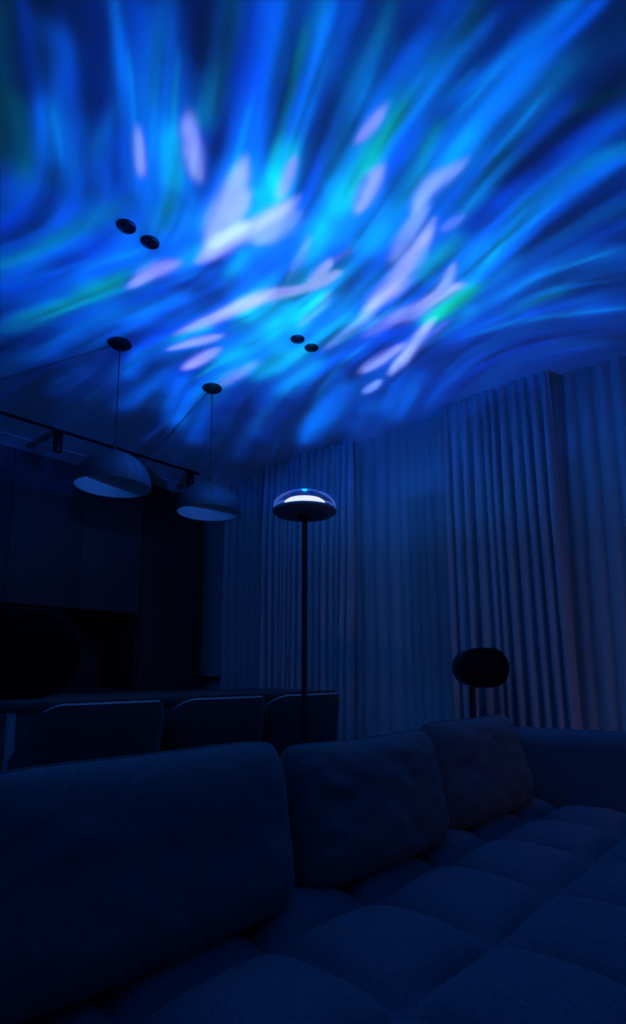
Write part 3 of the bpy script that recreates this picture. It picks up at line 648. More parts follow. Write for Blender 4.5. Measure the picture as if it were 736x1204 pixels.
def weave(name, col, scale=900, bump=0.5, vary=0.3):
    """woven upholstery: two crossed thread patterns over a soft mottling"""
    m = mat(name, col, rough=0.95, bump=0, spec=0.1, sheen=0.15)
    t = m.node_tree; b = t.nodes['Principled BSDF']
    c = t.nodes.new('ShaderNodeTexCoord')
    w = []
    for ax in ((1, .15, .2), (.15, .2, 1)):
        mp = t.nodes.new('ShaderNodeMapping'); mp.inputs['Scale'].default_value = ax
        nz = t.nodes.new('ShaderNodeTexNoise'); nz.inputs['Scale'].default_value = scale; nz.inputs['Detail'].default_value = 2
        t.links.new(c.outputs['Object'], mp.inputs[0]); t.links.new(mp.outputs[0], nz.inputs['Vector'])
        w.append(nz.outputs['Fac'])
    ad = t.nodes.new('ShaderNodeMath'); ad.operation = 'ADD'
    t.links.new(w[0], ad.inputs[0]); t.links.new(w[1], ad.inputs[1])
    ml = t.nodes.new('ShaderNodeMapRange')
    ml.inputs['From Min'].default_value = .7; ml.inputs['From Max'].default_value = 1.3
    t.links.new(ad.outputs[0], ml.inputs['Value'])
    mx = t.nodes.new('ShaderNodeMix'); mx.data_type = 'RGBA'
    mx.inputs[6].default_value = (*[v * (1 - vary) for v in col], 1)
    mx.inputs[7].default_value = (*[v * (1 + vary) for v in col], 1)
    t.links.new(ml.outputs[0], mx.inputs[0]); t.links.new(mx.outputs[2], b.inputs['Base Color'])
    bp = t.nodes.new('ShaderNodeBump'); bp.inputs['Strength'].default_value = bump; bp.inputs['Distance'].default_value = .0015
    t.links.new(ad.outputs[0], bp.inputs['Height']); t.links.new(bp.outputs[0], b.inputs['Normal'])
    return m


def cloth(name, col, transp=0.0, transl=0.4):
    m = bpy.data.materials.new(name); m.use_nodes = True
    t = m.node_tree; t.nodes.clear()
    out = t.nodes.new('ShaderNodeOutputMaterial')
    d = t.nodes.new('ShaderNodeBsdfDiffuse'); tr = t.nodes.new('ShaderNodeBsdfTranslucent')
    c = t.nodes.new('ShaderNodeTexCoord'); mp = t.nodes.new('ShaderNodeMapping'); mp.inputs['Scale'].default_value = (1, 1, .12)
    nz = t.nodes.new('ShaderNodeTexNoise'); nz.inputs['Scale'].default_value = 260; nz.inputs['Detail'].default_value = 3
    t.links.new(c.outputs['Object'], mp.inputs[0]); t.links.new(mp.outputs[0], nz.inputs['Vector'])
    mx = t.nodes.new('ShaderNodeMix'); mx.data_type = 'RGBA'
    mx.inputs[6].default_value = (*[v * .85 for v in col], 1); mx.inputs[7].default_value = (*[min(1, v * 1.15) for v in col], 1)
    t.links.new(nz.outputs['Fac'], mx.inputs[0])
    t.links.new(mx.outputs[2], d.inputs['Color']); t.links.new(mx.outputs[2], tr.inputs['Color'])
    m1 = t.nodes.new('ShaderNodeMixShader'); m1.inputs[0].default_value = transl
    t.links.new(d.outputs[0], m1.inputs[1]); t.links.new(tr.outputs[0], m1.inputs[2])
    last = m1
    if transp:
        tp = t.nodes.new('ShaderNodeBsdfTransparent')
        m2 = t.nodes.new('ShaderNodeMixShader'); m2.inputs[0].default_value = transp
        t.links.new(m1.outputs[0], m2.inputs[1]); t.links.new(tp.outputs[0], m2.inputs[2]); last = m2
    t.links.new(last.outputs[0], out.inputs[0])
    return m


def thin_glass(name, tint=(.9, .95, 1), ior=1.45, rough=.02):
    m = bpy.data.materials.new(name); m.use_nodes = True
    t = m.node_tree; t.nodes.clear()
    out = t.nodes.new('ShaderNodeOutputMaterial')
    tp = t.nodes.new('ShaderNodeBsdfTransparent'); tp.inputs[0].default_value = (*tint, 1)
    gl = t.nodes.new('ShaderNodeBsdfGlossy'); gl.inputs['Roughness'].default_value = rough
    fr = t.nodes.new('ShaderNodeFresnel'); fr.inputs[0].default_value = ior
    mx = t.nodes.new('ShaderNodeMixShader')
    t.links.new(fr.outputs[0], mx.inputs[0]); t.links.new(tp.outputs[0], mx.inputs[1]); t.links.new(gl.outputs[0], mx.inputs[2])
    t.links.new(mx.outputs[0], out.inputs[0])
    return m


def emit(name, col, strength):
    m = bpy.data.materials.new(name); m.use_nodes = True
    t = m.node_tree; t.nodes.clear()
    out = t.nodes.new('ShaderNodeOutputMaterial'); e = t.nodes.new('ShaderNodeEmission')
    e.inputs[0].default_value = (*col, 1); e.inputs[1].default_value = strength
    t.links.new(e.outputs[0], out.inputs[0])
    return m


M = dict(
    ceiling=mat('ceiling_paint', (.74, .80, .80), .9, bump=.03, scale=60, vary=.02, spec=.2),
    wall=mat('wall_paint', (.70, .70, .71), .9, bump=.1, scale=120, vary=.04, spec=.2),
    floor=mat('oak_floor', (.13, .10, .08), .45, bump=.1, scale=6, vary=.35, stretch=(1, 9, 1)),
    cabinet=mat('dark_cabinet_lacquer', (.10, .10, .11), .55, bump=.04, scale=30, vary=.05, spec=.3),
    tall=mat('black_stained_veneer', (.045, .04, .04), .5, bump=.2, scale=14, vary=.3, spec=.3, stretch=(8, 8, .4)),
    niche=mat('charcoal_splashback', (.05, .05, .055), .5, vary=.2, scale=5),
    counter=mat('dark_stone_worktop', (.04, .04, .045), .35, vary=.5, scale=35),
    table=mat('walnut_tabletop', (.08, .065, .055), .42, bump=.1, scale=10, vary=.3, stretch=(.5, 9, 1)),
    tleg=mat('grey_table_leg_paint', (.30, .30, .32), .5, vary=.05, scale=20),
    black=mat('black_powder_coat', (.012, .012, .014), .45, bump=.1, scale=400, vary=.1),
    dish=mat('lamp_dish_grey', (.32, .32, .34), .5, bump=.05, scale=300, vary=.05),
    lens=mat('glossy_black_reflector', (.02, .02, .025), .12, vary=.05, scale=40),
    shade=mat('matt_grey_shade_paint', (.055, .055, .06), .55, bump=.05, scale=300, vary=.03, spec=.4),
    shadein=mat('pale_shade_inside', (.70, .70, .72), .7, vary=.03, scale=60),
    sofa=weave('grey_sofa_weave', (.12, .13, .155), 700),
    cushion=weave('grey_cushion_weave', (.12, .12, .125), 500),
    chair=weave('charcoal_chair_felt', (.055, .055, .06), 600),
    piping=mat('grey_piping', (.55, .55, .57), .8, vary=.1, scale=300),
    drape=cloth('heavy_drape_cloth', (.46, .49, .51), 0, .12),
    sheer=cloth('sheer_curtain_cloth', (.80, .90, .90), .38, .45),
    frame=mat('window_frame_grey', (.25, .25, .26), .5, vary=.03, scale=20),
    mesh=mat('speaker_fabric_black', (.010, .010, .011), .95, bump=.5, scale=900, vary=.3, spec=.1),
    speaker=mat('speaker_body_black', (.025, .025, .028), .35, vary=.05, scale=60),
    groove=mat('pale_ceiling_trim', (.85, .85, .85), .5, vary=.02, scale=50),
)
GLASS = thin_glass('window_glass', (.9, .95, .95))
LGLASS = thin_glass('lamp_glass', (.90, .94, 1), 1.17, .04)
_t = LGLASS.node_tree                      # faint blue tint paints the lamp's scattered glow into the clear glass
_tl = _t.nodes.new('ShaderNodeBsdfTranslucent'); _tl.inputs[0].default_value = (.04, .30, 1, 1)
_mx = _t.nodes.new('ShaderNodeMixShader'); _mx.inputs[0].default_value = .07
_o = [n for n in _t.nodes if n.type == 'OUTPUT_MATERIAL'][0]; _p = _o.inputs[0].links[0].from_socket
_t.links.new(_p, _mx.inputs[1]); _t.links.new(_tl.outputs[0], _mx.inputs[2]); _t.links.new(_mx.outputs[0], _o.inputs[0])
DIFF = emit('lamp_diffuser_glow', (.86, .90, 1.0), 1.05)

# ------------------------------------------------------------------ the setting
RX0, RX1, RY0, RY1 = -2.8, 3.86, -2.6, 5.50
def struct(name, dims, m, parent=None, bev=0.0):
    o = boxobj(name, dims, m, parent, bev)
    if parent is None: o['kind'] = 'structure'
    return o


struct('ceiling', (RX0 - .2, RX1 + .2, RY0 - .2, RY1 + .2, CEIL, CEIL + .2), M['ceiling'])
struct('wall_left', (RX0 - .2, RX1 + .2, RY1, RY1 + .2, 0, CEIL), M['wall'])
struct('wall_back', (RX0 - .2, RX0, RY0, RY1, 0, CEIL), M['wall'])
struct('wall_right', (RX0 - .2, RX1 + .2, RY0 - .2, RY0, 0, CEIL), M['wall'])
fl = struct('floor', (RX0 - .2, RX1 + .2, RY0 - .2, RY1 + .2, -.2, -.014), M['floor'])
# floorboards, each a piece of its own
plank_me = None
k = 0
for i in range(int((RX1 - RX0) / .55) + 1):
    x0 = RX0 + i * .55
    for j in range(5):
        y0 = RY0 + j * 1.65 - (i % 3) * .2
        ya, yb = max(RY0, y0), min(RY1, y0 + 1.65)
        xa, xb = x0, min(RX1, x0 + .55)
        if yb - ya < .05 or xb - xa < .05: continue
        o = boxobj('floorboard', (xa + .001, xb - .001, ya + .001, yb - .001, -.014, 0), M['floor'], fl, bev=.0015)

# front wall with two windows behind the curtains
WZ0, WZ1 = .88, 2.29
wins = [(1.12, 2.46), (-.75, .72)]
bm = bmesh.new()
box(bm, RX1, RX1 + .2, RY0, RY1, 0, WZ0)
box(bm, RX1, RX1 + .2, RY0, RY1, WZ1, CEIL)
ys = [RY0, wins[1][0], wins[1][1], wins[0][0], wins[0][1], RY1]
for a in (0, 2, 4): box(bm, RX1, RX1 + .2, ys[a], ys[a + 1], WZ0, WZ1)
wf = obj('wall_front', bm, M['wall'], smooth=False); wf['kind'] = 'structure'
for n, (a, b) in enumerate(wins):
    w = bpy.data.objects.new('window_%d' % (n + 1), None); COL.objects.link(w)
    w.location = (RX1 + .1, (a + b) / 2, WZ0); w['kind'] = 'structure'
    def L(dims): return (dims[0] - w.location.x, dims[1] - w.location.x, dims[2] - w.location.y, dims[3] - w.location.y, dims[4] - WZ0, dims[5] - WZ0)
    bm = bmesh.new(); t = .06; x0, x1 = RX1 + .06, RX1 + .13
    for d in ((x0, x1, a, b, WZ0, WZ0 + t), (x0, x1, a, b, WZ1 - t, WZ1), (x0, x1, a, a + t, WZ0 + t, WZ1 - t), (x0, x1, b - t, b, WZ0 + t, WZ1 - t),
              (x0, x1, (a + b) / 2 - .035, (a + b) / 2 + .035, WZ0 + t, WZ1 - t)):
        box(bm, *L(d))
    obj('window_frame', bm, M['frame'], w, smooth=False)
    for s0, s1 in ((a + t, (a + b) / 2 - .035), ((a + b) / 2 + .035, b - t)):
        obj('pane', box(bmesh.new(), *L((x0 + .03, x0 + .036, s0, s1, WZ0 + t, WZ1 - t))), GLASS, w, smooth=False)
    obj('window_sill', box(bmesh.new(), *L((RX1 - .10, RX1 + .06, a - .05, b + .05, WZ0 - .03, WZ0)), bev=.004), M['frame'], w)
# ledge on the bare strip of wall beside the tall cabinet
struct('trim_1', (RX1 - .09, RX1, 4.40, 5.49, .825, .853), M['black'], bev=.003)
# pale shadow-gap trim and dropped strip where the ceiling meets the cabinets
struct('trim_2', (RX0, 3.84, 4.60, 4.612, CEIL - .005, CEIL), M['groove'])
struct('baseboard_front', (RX1 - .015, RX1, RY0, RY1, 0, .08), M['wall'])

# ------------------------------------------------------------------ cabinet wall
CY = 4.86                       # cabinet fronts
UZ = EYE + .545                 # underside of the wall cabinets
def cabinet(name, x0, x1, z0, z1, y0, m, label, group=None, drawers=0):
    e = empty(name, ((x0 + x1) / 2, (y0 + RY1) / 2, z0), label, 'cabinet', group)
    cx, cy = e.location.x, e.location.y
    b = box(bmesh.new(), x0 - cx + .001, x1 - cx - .001, y0 + .022 - cy, RY1 - .002 - cy, 0, z1 - z0, bev=.001)
    obj('body', b, m, e)
    if drawers:
        h = (z1 - z0) / drawers
        for q in range(drawers):
            obj('drawer', box(bmesh.new(), x0 - cx + .002, x1 - cx - .002, y0 - cy, y0 + .02 - cy, q * h + .003, (q + 1) * h - .003, bev=.002), m, e)
    else:
        obj('door', box(bmesh.new(), x0 - cx + .002, x1 - cx - .002, y0 - cy, y0 + .02 - cy, .003, z1 - z0 - .003, bev=.002), m, e)
    return e


xs = [2.928 - .6 * q for q in range(6)]
names = ['first', 'second', 'third', 'fourth', 'fifth']
for q in range(4):
    lab = ['dark wall cabinet beside the tall black unit, above the niche', 'dark wall cabinet above the niche, second from the tall unit',
           'dark wall cabinet over the left end of the niche', 'dark wall cabinet farthest left, at the photo edge'][q]
    cabinet('wall_cabinet', xs[q + 1], xs[q], UZ, CEIL - .001, CY, M['cabinet'], lab, 'wall cabinets above the niche')
    cabinet('base_cabinet', xs[q + 1], xs[q], 0, .72, CY + .02, M['cabinet'],
            ['dark base cabinet beside the tall black unit under the worktop', 'dark base cabinet under the worktop, second from the tall unit',
             'dark base cabinet under the left end of the worktop', 'dark base cabinet farthest left under the worktop'][q], 'base cabinets under the worktop', 3)
cabinet('tall_cabinet', 2.934, 3.665, 0, CEIL - .001, CY, M['tall'], 'full-height black veneered cabinet between the niche and the curtains')
w = boxobj('worktop', (xs[4], 2.926, CY - .02, RY1 - .002, .721, .755), M['counter'], None, .003)
tag(w, 'dark stone worktop running under the kitchen niche', 'worktop')
e = empty('kitchen_niche', (1.7, RY1 - .01, .756), 'dark recessed kitchen niche lining below the wall cabinets', 'niche')
for q in range(4):
    x1 = 2.904 - q * .6
    obj('back_panel', box(bmesh.new(), x1 - .599 - 1.7, x1 - 1.7, -.012, .006, 0, UZ - .758, bev=.001), M['niche'], e)
obj('end_panel', box(bmesh.new(), 2.905 - 1.7, 2.927 - 1.7, CY + .006 - RY1 + .01, .005, 0, UZ - .758, bev=.001), M['tall'], e)

# ------------------------------------------------------------------ ceiling: downlights, track, pendants
def downlight(x, y, label, first=[None]):
    if first[0] is None:
        e = empty('downlight', (x, y, CEIL), label, 'downlight', 'black downlights in the ceiling')
        obj('trim_ring', lathe(bmesh.new(), [(.026, -.002), (.029, -.007), (.034, -.009), (.0385, -.006), (.0395, 0), (.026, 0)], 40, close=True), M['black'], e)
        obj('reflector', lathe(bmesh.new(), [(.0275, -.004), (.024, -.0035), (.017, -.0025), (.010, -.0015), (.010, -.0005), (.0275, -.0005)], 40, close=True), M['lens'], e)
        obj('lens', lathe(bmesh.new(), [(0, -.005), (.005, -.0045), (.0095, -.002), (.0095, -.0006), (0, -.0006)], 24), M['lens'], e)
        first[0] = e
    else:
        e = copy_tree(first[0]); e.location = (x, y, CEIL); e['label'] = label
    return e


k = 1.83 / 1.75
downlight(1.03 * k, 1.925 * k, 'left downlight of the pair nearest the camera, on the bright ceiling')
downlight(1.14 * k, 1.93 * k, 'right downlight of the pair nearest the camera, on the bright ceiling')
downlight(2.05 * k, 1.96 * k, 'left downlight of the farther pair, above the glowing floor lamp')
downlight(2.16 * k, 1.96 * k, 'right downlight of the farther pair, above the glowing floor lamp')

TY = 4.235
e = empty('track_rail', (1.0, TY, CEIL), 'thin black lighting track across the ceiling before the cabinets', 'light track')
obj('rail', box(bmesh.new(), -2.8, 2.10, -.011, .011, -.016, 0, bev=.002), M['black'], e)
obj('end_cap', box(bmesh.new(), 2.10, 2.112, -.012, .012, -.018, 0, bev=.002), M['black'], e)
ts = None
for x, lab in ((1.80, 'leftmost black cylinder spotlight hanging from the ceiling track'), (2.44, 'middle black cylinder spotlight, mostly hidden behind the nearer pendant'),
               (3.02, 'rightmost black cylinder spotlight at the end of the ceiling track')):
    if ts is None:
        ts = empty('track_spotlight', (x, TY, CEIL - .016), lab, 'spotlight', 'spotlights on the ceiling track')
        obj('adapter', box(bmesh.new(), -.03, .03, -.010, .010, -.012, 0, bev=.002), M['black'], ts)
        obj('housing', lathe(bmesh.new(), [(0, -.012), (.030, -.012), (.033, -.016), (.033, -.158), (.030, -.162), (.024, -.158), (.022, -.135), (0, -.130)], 32), M['black'], ts)
    else:
        c = copy_tree(ts); c.location.x = x; c['label'] = lab


def pendant(x, y, z, label, first=[None]):
    drop = CEIL - z
    if first[0] is None:
        e = empty('pendant_lamp', (x, y, CEIL), label, 'pendant lamp', 'dome pendants over the table')
        obj('canopy', lathe(bmesh.new(), [(0, 0), (.060, 0), (.062, -.004), (.061, -.014), (.050, -.024), (.02, -.030), (.008, -.034), (0, -.034)], 40), M['black'], e)
        first[0] = e
        top = -(drop - .20)
        obj('cord', tube(bmesh.new(), [(0, 0, -.030), (0, 0, top + .012)], .0032, 8), M['black'], e)
        obj('cord_grip', lathe(bmesh.new(), [(0, top + .045), (.006, top + .044), (.011, top + .01), (.016, top - .006), (0, top - .006)], 20), M['black'], e)
        R, Hh = .200, .195
        outp, inp = [], []
        for q in range(17):
            a = q / 16 * math.pi / 2
            outp.append((R * math.sin(a) ** .93, top - Hh + Hh * math.cos(a) ** 1.0 if q < 16 else top - Hh))
        zb = top - Hh
        obj('shade', lathe(bmesh.new(), [(r, zv) for r, zv in outp] + [(R + .0015, zb - .004), (R - .002, zb - .0045), (R - .0025, zb)], 72), M['shade'], e)
        for r, zv in outp[::-1]: inp.append((max(0, r - .0035) if r > .004 else 0, zv - .0035 if zv > zb + .001 else zb + .0005))
        obj('shade_lining', lathe(bmesh.new(), inp, 72), M['shadein'], e)
        obj('bulb_holder', lathe(bmesh.new(), [(0, top - .008), (.020, top - .008), (.022, top - .03), (.018, top - .062), (0, top - .062)], 24), M['black'], e)
    else:
        e = copy_tree(first[0]); e.location = (x, y, CEIL); e['label'] = label
    return e


pendant(1.505, 2.815, EYE + .985, 'larger looking grey dome pendant lamp on the left, nearer the camera')
pendant(2.172, 2.84, EYE + .985, 'grey dome pendant lamp on the right, farther and nearest the curtains')

# ------------------------------------------------------------------ the glowing floor lamp that throws the aurora
fl_ = empty('floor_lamp', (LAMP.x, LAMP.y, 0), 'black floor lamp with glowing white top under a glass dome, behind the sofa', 'floor lamp')
DZ = EYE + .700
obj('base', lathe(bmesh.new(), [(0, 0), (.135, 0), (.138, .004), (.138, .012), (.132, .018), (.02, .022), (0, .022)], 56), M['black'], fl_)
obj('pole', lathe(bmesh.new(), [(0, .02), (.0125, .02), (.0125, DZ - .012), (0, DZ - .012)], 20), M['black'], fl_)
obj('collar', lathe(bmesh.new(), [(0, DZ - .022), (.030, DZ - .020), (.034, DZ - .008), (.034, DZ), (0, DZ)], 32), M['black'], fl_)
obj('dish', lathe(bmesh.new(), [(0, DZ - .004), (.10, DZ - .006), (.130, DZ), (.1445, DZ + .012), (.1455, DZ + .018), (.143, DZ + .023), (.128, DZ + .016), (.098, DZ + .012), (0, DZ + .012)], 72), M['dish'], fl_)
d = obj('diffuser', lathe(bmesh.new(), [(.098, DZ + .013), (.097, DZ + .040), (.091, DZ + .058), (.080, DZ + .066), (.060, DZ + .070), (0, DZ + .072)], 64), DIFF, fl_)
d['label'] = 'bright white diffuser'
gp = []
for q in range(25):
    a = -math.pi / 2 * .78 + q / 24 * (math.pi / 2 * 1.78)
    gp.append((.146 * math.cos(a) ** .62 if a < math.pi / 2 - 1e-4 else 0, DZ + .034 + (.066 if a > 0 else .048) * math.sin(a)))
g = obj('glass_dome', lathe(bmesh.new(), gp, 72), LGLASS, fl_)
g['label'] = 'clear glass dome and bowl'

# ------------------------------------------------------------------ speakers on stands behind the sofa
def stadium(bm, w, h, d0, d1, bev, n=40, dome=0.0):
    """stadium outline in x-z, extruded along y from d0 to d1 with rounded rims"""
    def ring(y, inset):
        r = h / 2 - inset; hw = w / 2 - h / 2
        vs = []
        for k in range(n):
            a = 2 * math.pi * k / n
            vs.append(bm.verts.new(((hw if math.cos(a) >= 0 else -hw) + r * math.cos(a), y, r * math.sin(a))))
        return vs
    st = [(d0, bev * 1.0), (d0 + bev * .3, bev * .3), (d0 + bev, 0), (d1 - bev, 0), (d1 - bev * .3, bev * .3), (d1, bev)]
    rs = [ring(y, i) for y, i in st]
    for A, B in zip(rs[:-1], rs[1:]):
        for k in range(n): bm.faces.new((A[k], A[(k + 1) % n], B[(k + 1) % n], B[k]))
    bm.faces.new(rs[0]); bm.faces.new(rs[-1][::-1])
    return bm


def speaker(x, y, z, rz, px, label, sc=1.0):
    e = empty('speaker', (x, y, 0), label, 'speaker', 'oval speakers behind the sofa', rz)
    w, h = .285 * sc, .222 * sc
    bm = stadium(bmesh.new(), w, h, -.055, .0, .012); bmesh.ops.translate(bm, verts=bm.verts, vec=(0, 0, z)); obj('front_grille', bm, M['mesh'], e)
    bm = stadium(bmesh.new(), w * 1.02, h * .97, .0, .012, .002); bmesh.ops.translate(bm, verts=bm.verts, vec=(0, 0, z)); obj('rim', bm, M['speaker'], e)
    bm = stadium(bmesh.new(), w * .97, h * .92, .012, .125, .03); bmesh.ops.translate(bm, verts=bm.verts, vec=(0, 0, z)); obj('housing', bm, M['speaker'], e)
    obj('stand_pole', lathe(bmesh.new(), [(0, .02), (.017, .02), (.017, z - h / 2 + .004), (0, z - h / 2 + .004)], 20, px, .04), M['black'], e)
    obj('stand_base', lathe(bmesh.new(), [(0, 0), (.12, 0), (.122, .006), (.118, .012), (.02, .022), (0, .022)], 40, px, .04), M['black'], e)
    return e


speaker(3.08, 1.49, EYE + .024, math.radians(-36), -.045, 'black oval speaker on a thin stand, behind the far sofa cushion')
speaker(.575, 1.50, EYE + .045, math.radians(-20), -.07, 'large looking black oval speaker at the left photo edge')

# ------------------------------------------------------------------ dining table and chairs
TZ = EYE - .12
tb = empty('dining_table', (1.93, 2.86, 0), 'long dark wooden dining table under the two pendants, behind the chairs', 'table')
obj('tabletop', box(bmesh.new(), -1.01, 1.01, -.41, .40, TZ - .038, TZ, bev=.004), M['table'], tb)
for sx in (-1, 1):
    for sy in (-1, 1):
        obj('leg', box(bmesh.new(), sx * .99 - .014, sx * .99 + .014, sy * .385 - .014, sy * .385 + .014, 0, TZ - .038, bev=.003), M['tleg'], tb)
obj('apron', box(bmesh.new(), -.96, .96, -.36, -.34, TZ - .09, TZ - .039, bev=.002), M['tleg'], tb)
obj('apron', box(bmesh.new(), -.96, .96, .34, .36, TZ - .09, TZ - .039, bev=.002), M['tleg'], tb)


def make_chair(loc, label, rz=0):
    e = empty('dining_chair', loc, label, 'chair', 'upholstered dining chairs along the table', rz)
    # wrap-around shell: path from the near-left arm tip round the back to the right arm tip (faces +y)
    W, D, rc = .262, .30, .13
    path = []
    for q in range(9): path.append((-W, D * (1 - q / 8) + rc))
    for q in range(1, 9):
        a = math.pi + q / 8 * math.pi / 2
        path.append((-W + rc + rc * math.cos(a), rc + rc * math.sin(a)))
    for q in range(1, 12): path.append((-W + rc + (2 * W - 2 * rc) * q / 12, 0))
    half = path[:]
    path = half + [(-x, y) for x, y in half[::-1]][1:] if False else half + [(W - rc, 0)] + [(-x, y) for x, y in half[:17][::-1]][1:]
    bm = bmesh.new(); th = .022
    n = len(path)
    nz = 9
    grid = []
    L = [0]
    for a, b in zip(path[:-1], path[1:]): L.append(L[-1] + math.hypot(b[0] - a[0], b[1] - a[1]))
    for side in (0, 1):
        g = []
        for i, (x, y) in enumerate(path):
            t = (Vector(path[min(i + 1, n - 1)]) - Vector(path[max(i - 1, 0)])).normalized()
            nrm = Vector((t.y, -t.x))
            u = max(0, (y - .02) / (D + rc))              # 0 at the back, 1 at the arm tips
            top = .775 - .34 * max(0, u) ** 1.25
            bot = .40
            col = []
            for j in range(nz):
                v = j / (nz - 1)
                z = bot + (top - bot) * v
                flare = .035 * (1 - v) * (1 - u)
                off = (side - .5) * 2 * th * (1 if 0 < j < nz - 1 else .55)
                col.append(bm.verts.new((x * (1 - .10 * (1 - v)) - nrm.x * off, y + flare - nrm.y * off, z)))
            g.append(col)
        grid.append(g)
    for i in range(n - 1):
        for j in range(nz - 1):
            a, b = grid[0], grid[1]
            bm.faces.new((a[i][j], a[i + 1][j], a[i + 1][j + 1], a[i][j + 1]))
            bm.faces.new((b[i][j], b[i][j + 1], b[i + 1][j + 1], b[i + 1][j]))
    for i in range(n - 1):
        bm.faces.new((grid[0][i][-1], grid[0][i + 1][-1], grid[1][i + 1][-1], grid[1][i][-1]))
        bm.faces.new((grid[0][i][0], grid[1][i][0], grid[1][i + 1][0], grid[0][i + 1][0]))
    for i in (0, n - 1):
        for j in range(nz - 1):
            q = (grid[0][i][j], grid[0][i][j + 1], grid[1][i][j + 1], grid[1][i][j])
            bm.faces.new(q)
    b = obj('backrest', bm, M['chair'], e)
    rim = []
    for i, (x, y) in enumerate(path):
        u = max(0, (y - .02) / (D + rc))
        rim.append((x, y, .775 - .34 * u ** 1.25 + .001))
    obj('piping', tube(bmesh.new(), rim, .005, 6), M['piping'], e)
    obj('seat', box(bmesh.new(), -.235, .235, .04, .47, .40, .47, bev=.025, seg=4), M['chair'], e)
    obj('seat_frame', box(bmesh.new(), -.20, .20, .07, .44, .375, .399, bev=.004), M['black'], e)
    for sx in (-1, 1):
        for y0, y1 in ((.10, .06), (.41, .45)):
            obj('leg', tube(bmesh.new(), [(sx * .18, y0, .38), (sx * .215, y1, 0)], [.013, .009], 12), M['black'], e)
    return e


ch = make_chair((1.215, 2.15, 0), 'dark upholstered dining chair at the left end of the table')
c = copy_tree(ch); c.location = (1.815, 2.15, 0); c['label'] = 'dark upholstered dining chair in the middle of the row of three'
c = copy_tree(ch); c.location = (2.41, 2.15, 0); c['label'] = 'dark upholstered dining chair seen behind the floor lamp pole'

# ------------------------------------------------------------------ curtains
CZ0, CZ1 = .015, CEIL - .002
def curtain(name, x, y0, y1, waves, amp, label, cat, mt, sway=0.0, spread=0.0, seed=1, z0=CZ0, sharp=1.0, head=.35, botf=1.0):
    """y0 > y1: runs toward the right of the picture; real folded cloth from ceiling to floor"""
    rnd = random.Random(seed)
    n = waves * 12
    ph = [0.0]
    ws = [rnd.uniform(.5, 1.5) for _ in range(waves)]
    ams = [rnd.uniform(.55, 1.15) for _ in range(waves + 1)]
    tot = sum(ws)
    nz = 34
    bm = bmesh.new(); rows = []
    for j in range(nz + 1):
        v = j / nz                      # 0 top, 1 bottom
        z = CZ1 + (z0 - CZ1) * v
        row = []
        acc = 0.0
        for w in range(waves):
            for q in range(12 if w < waves - 1 else 13):
                u = (acc + ws[w] * q / 12) / tot
                f = q / 12
                c = math.cos(2 * math.pi * f)
                c = math.copysign(abs(c) ** sharp, c)
                a = amp * (ams[w] * (1 - f) + ams[w + 1] * f)
                a *= (head + (1 - head) * min(1, v * 5)) * (1 + (botf - 1) * v)
                wob = .010 * noise.noise(Vector((u * waves * .7, v * 1.7, seed * 3.1))) + .006 * noise.noise(Vector((u * waves * 2, v * 4, seed)))
                yy = y0 + (y1 - y0) * u
                yy += sway * v * (.3 + .7 * u) - spread * v * (.5 - u) * -2 * .5
                yy += .012 * math.sin(2 * math.pi * f) * min(1, v * 3) + .02 * v * noise.noise(Vector((u * waves * .5, v * 1.3, seed * 7.7)))
                row.append(bm.verts.new((x + a * c + wob, yy, z)))
            acc += ws[w]
        rows.append(row)
    for A, B in zip(rows[:-1], rows[1:]):
        for i in range(len(A) - 1): bm.faces.new((A[i], A[i + 1], B[i + 1], B[i]))
    o = obj(name, bm, mt)
    tag(o, label, cat)
    return o


curtain('sheer_curtain', 3.52, 4.36, 3.55, 9, .026, 'soft blue-lit curtain at the far left end, beside the tall cabinet', 'curtain', M['sheer'], seed=11)
curtain('drape', 3.41, 3.68, 2.66, 15, .040, 'tightly folded drape behind the glowing floor lamp', 'curtain', M['drape'], sway=.03, seed=12, sharp=.8, botf=1.15)
curtain('sheer_curtain', 3.52, 2.76, 1.74, 11, .022, 'pale sheer curtain over the window between the two dark drapes', 'curtain', M['sheer'], seed=13, sway=-.03)
curtain('drape', 3.41, 1.86, 1.14, 11, .046, 'dark heavy drape in deep folds behind the speaker', 'curtain', M['drape'], sway=-.07, seed=14, sharp=.8, botf=1.45)
curtain('sheer_curtain', 3.535, 1.20, -.95, 22, .038, 'wide pleated curtain at the right edge of the photo', 'curtain', M['sheer2'] if 'sheer2' in M else M['sheer'], seed=16, sway=-.02, botf=1.4, head=.75)
cr = boxobj('curtain_rail', (3.50, 3.52, -1.0, 4.42, CEIL - .0015, CEIL - .0002), M['ceiling'], None, 0)
tag(cr, 'slim ceiling channel that the curtains hang from', 'curtain rail')

# ------------------------------------------------------------------ sofa
SX0, SX1, SY0, SY1 = -.35, 2.44, -.30, 1.14
SZ = EYE - .525
so = empty('sofa', (1.2, .5, 0), 'large low blue-grey tufted sofa filling the foreground', 'sofa')
ox, oy = 1.2, .5
seamx = [-.35, -.02, .20, .43, .53, .845, 1.16, 1.49, 1.82, 2.14, 2.44]
seamy = [-.30, -.04, .26, .565, .87, 1.14]


def seamf(v, seams):
    for a, b in zip(seams[:-1], seams[1:]):
        if v <= b:
            return (v - a) / (b - a), b - a, a
    return 1.0, .3, seams[-1]


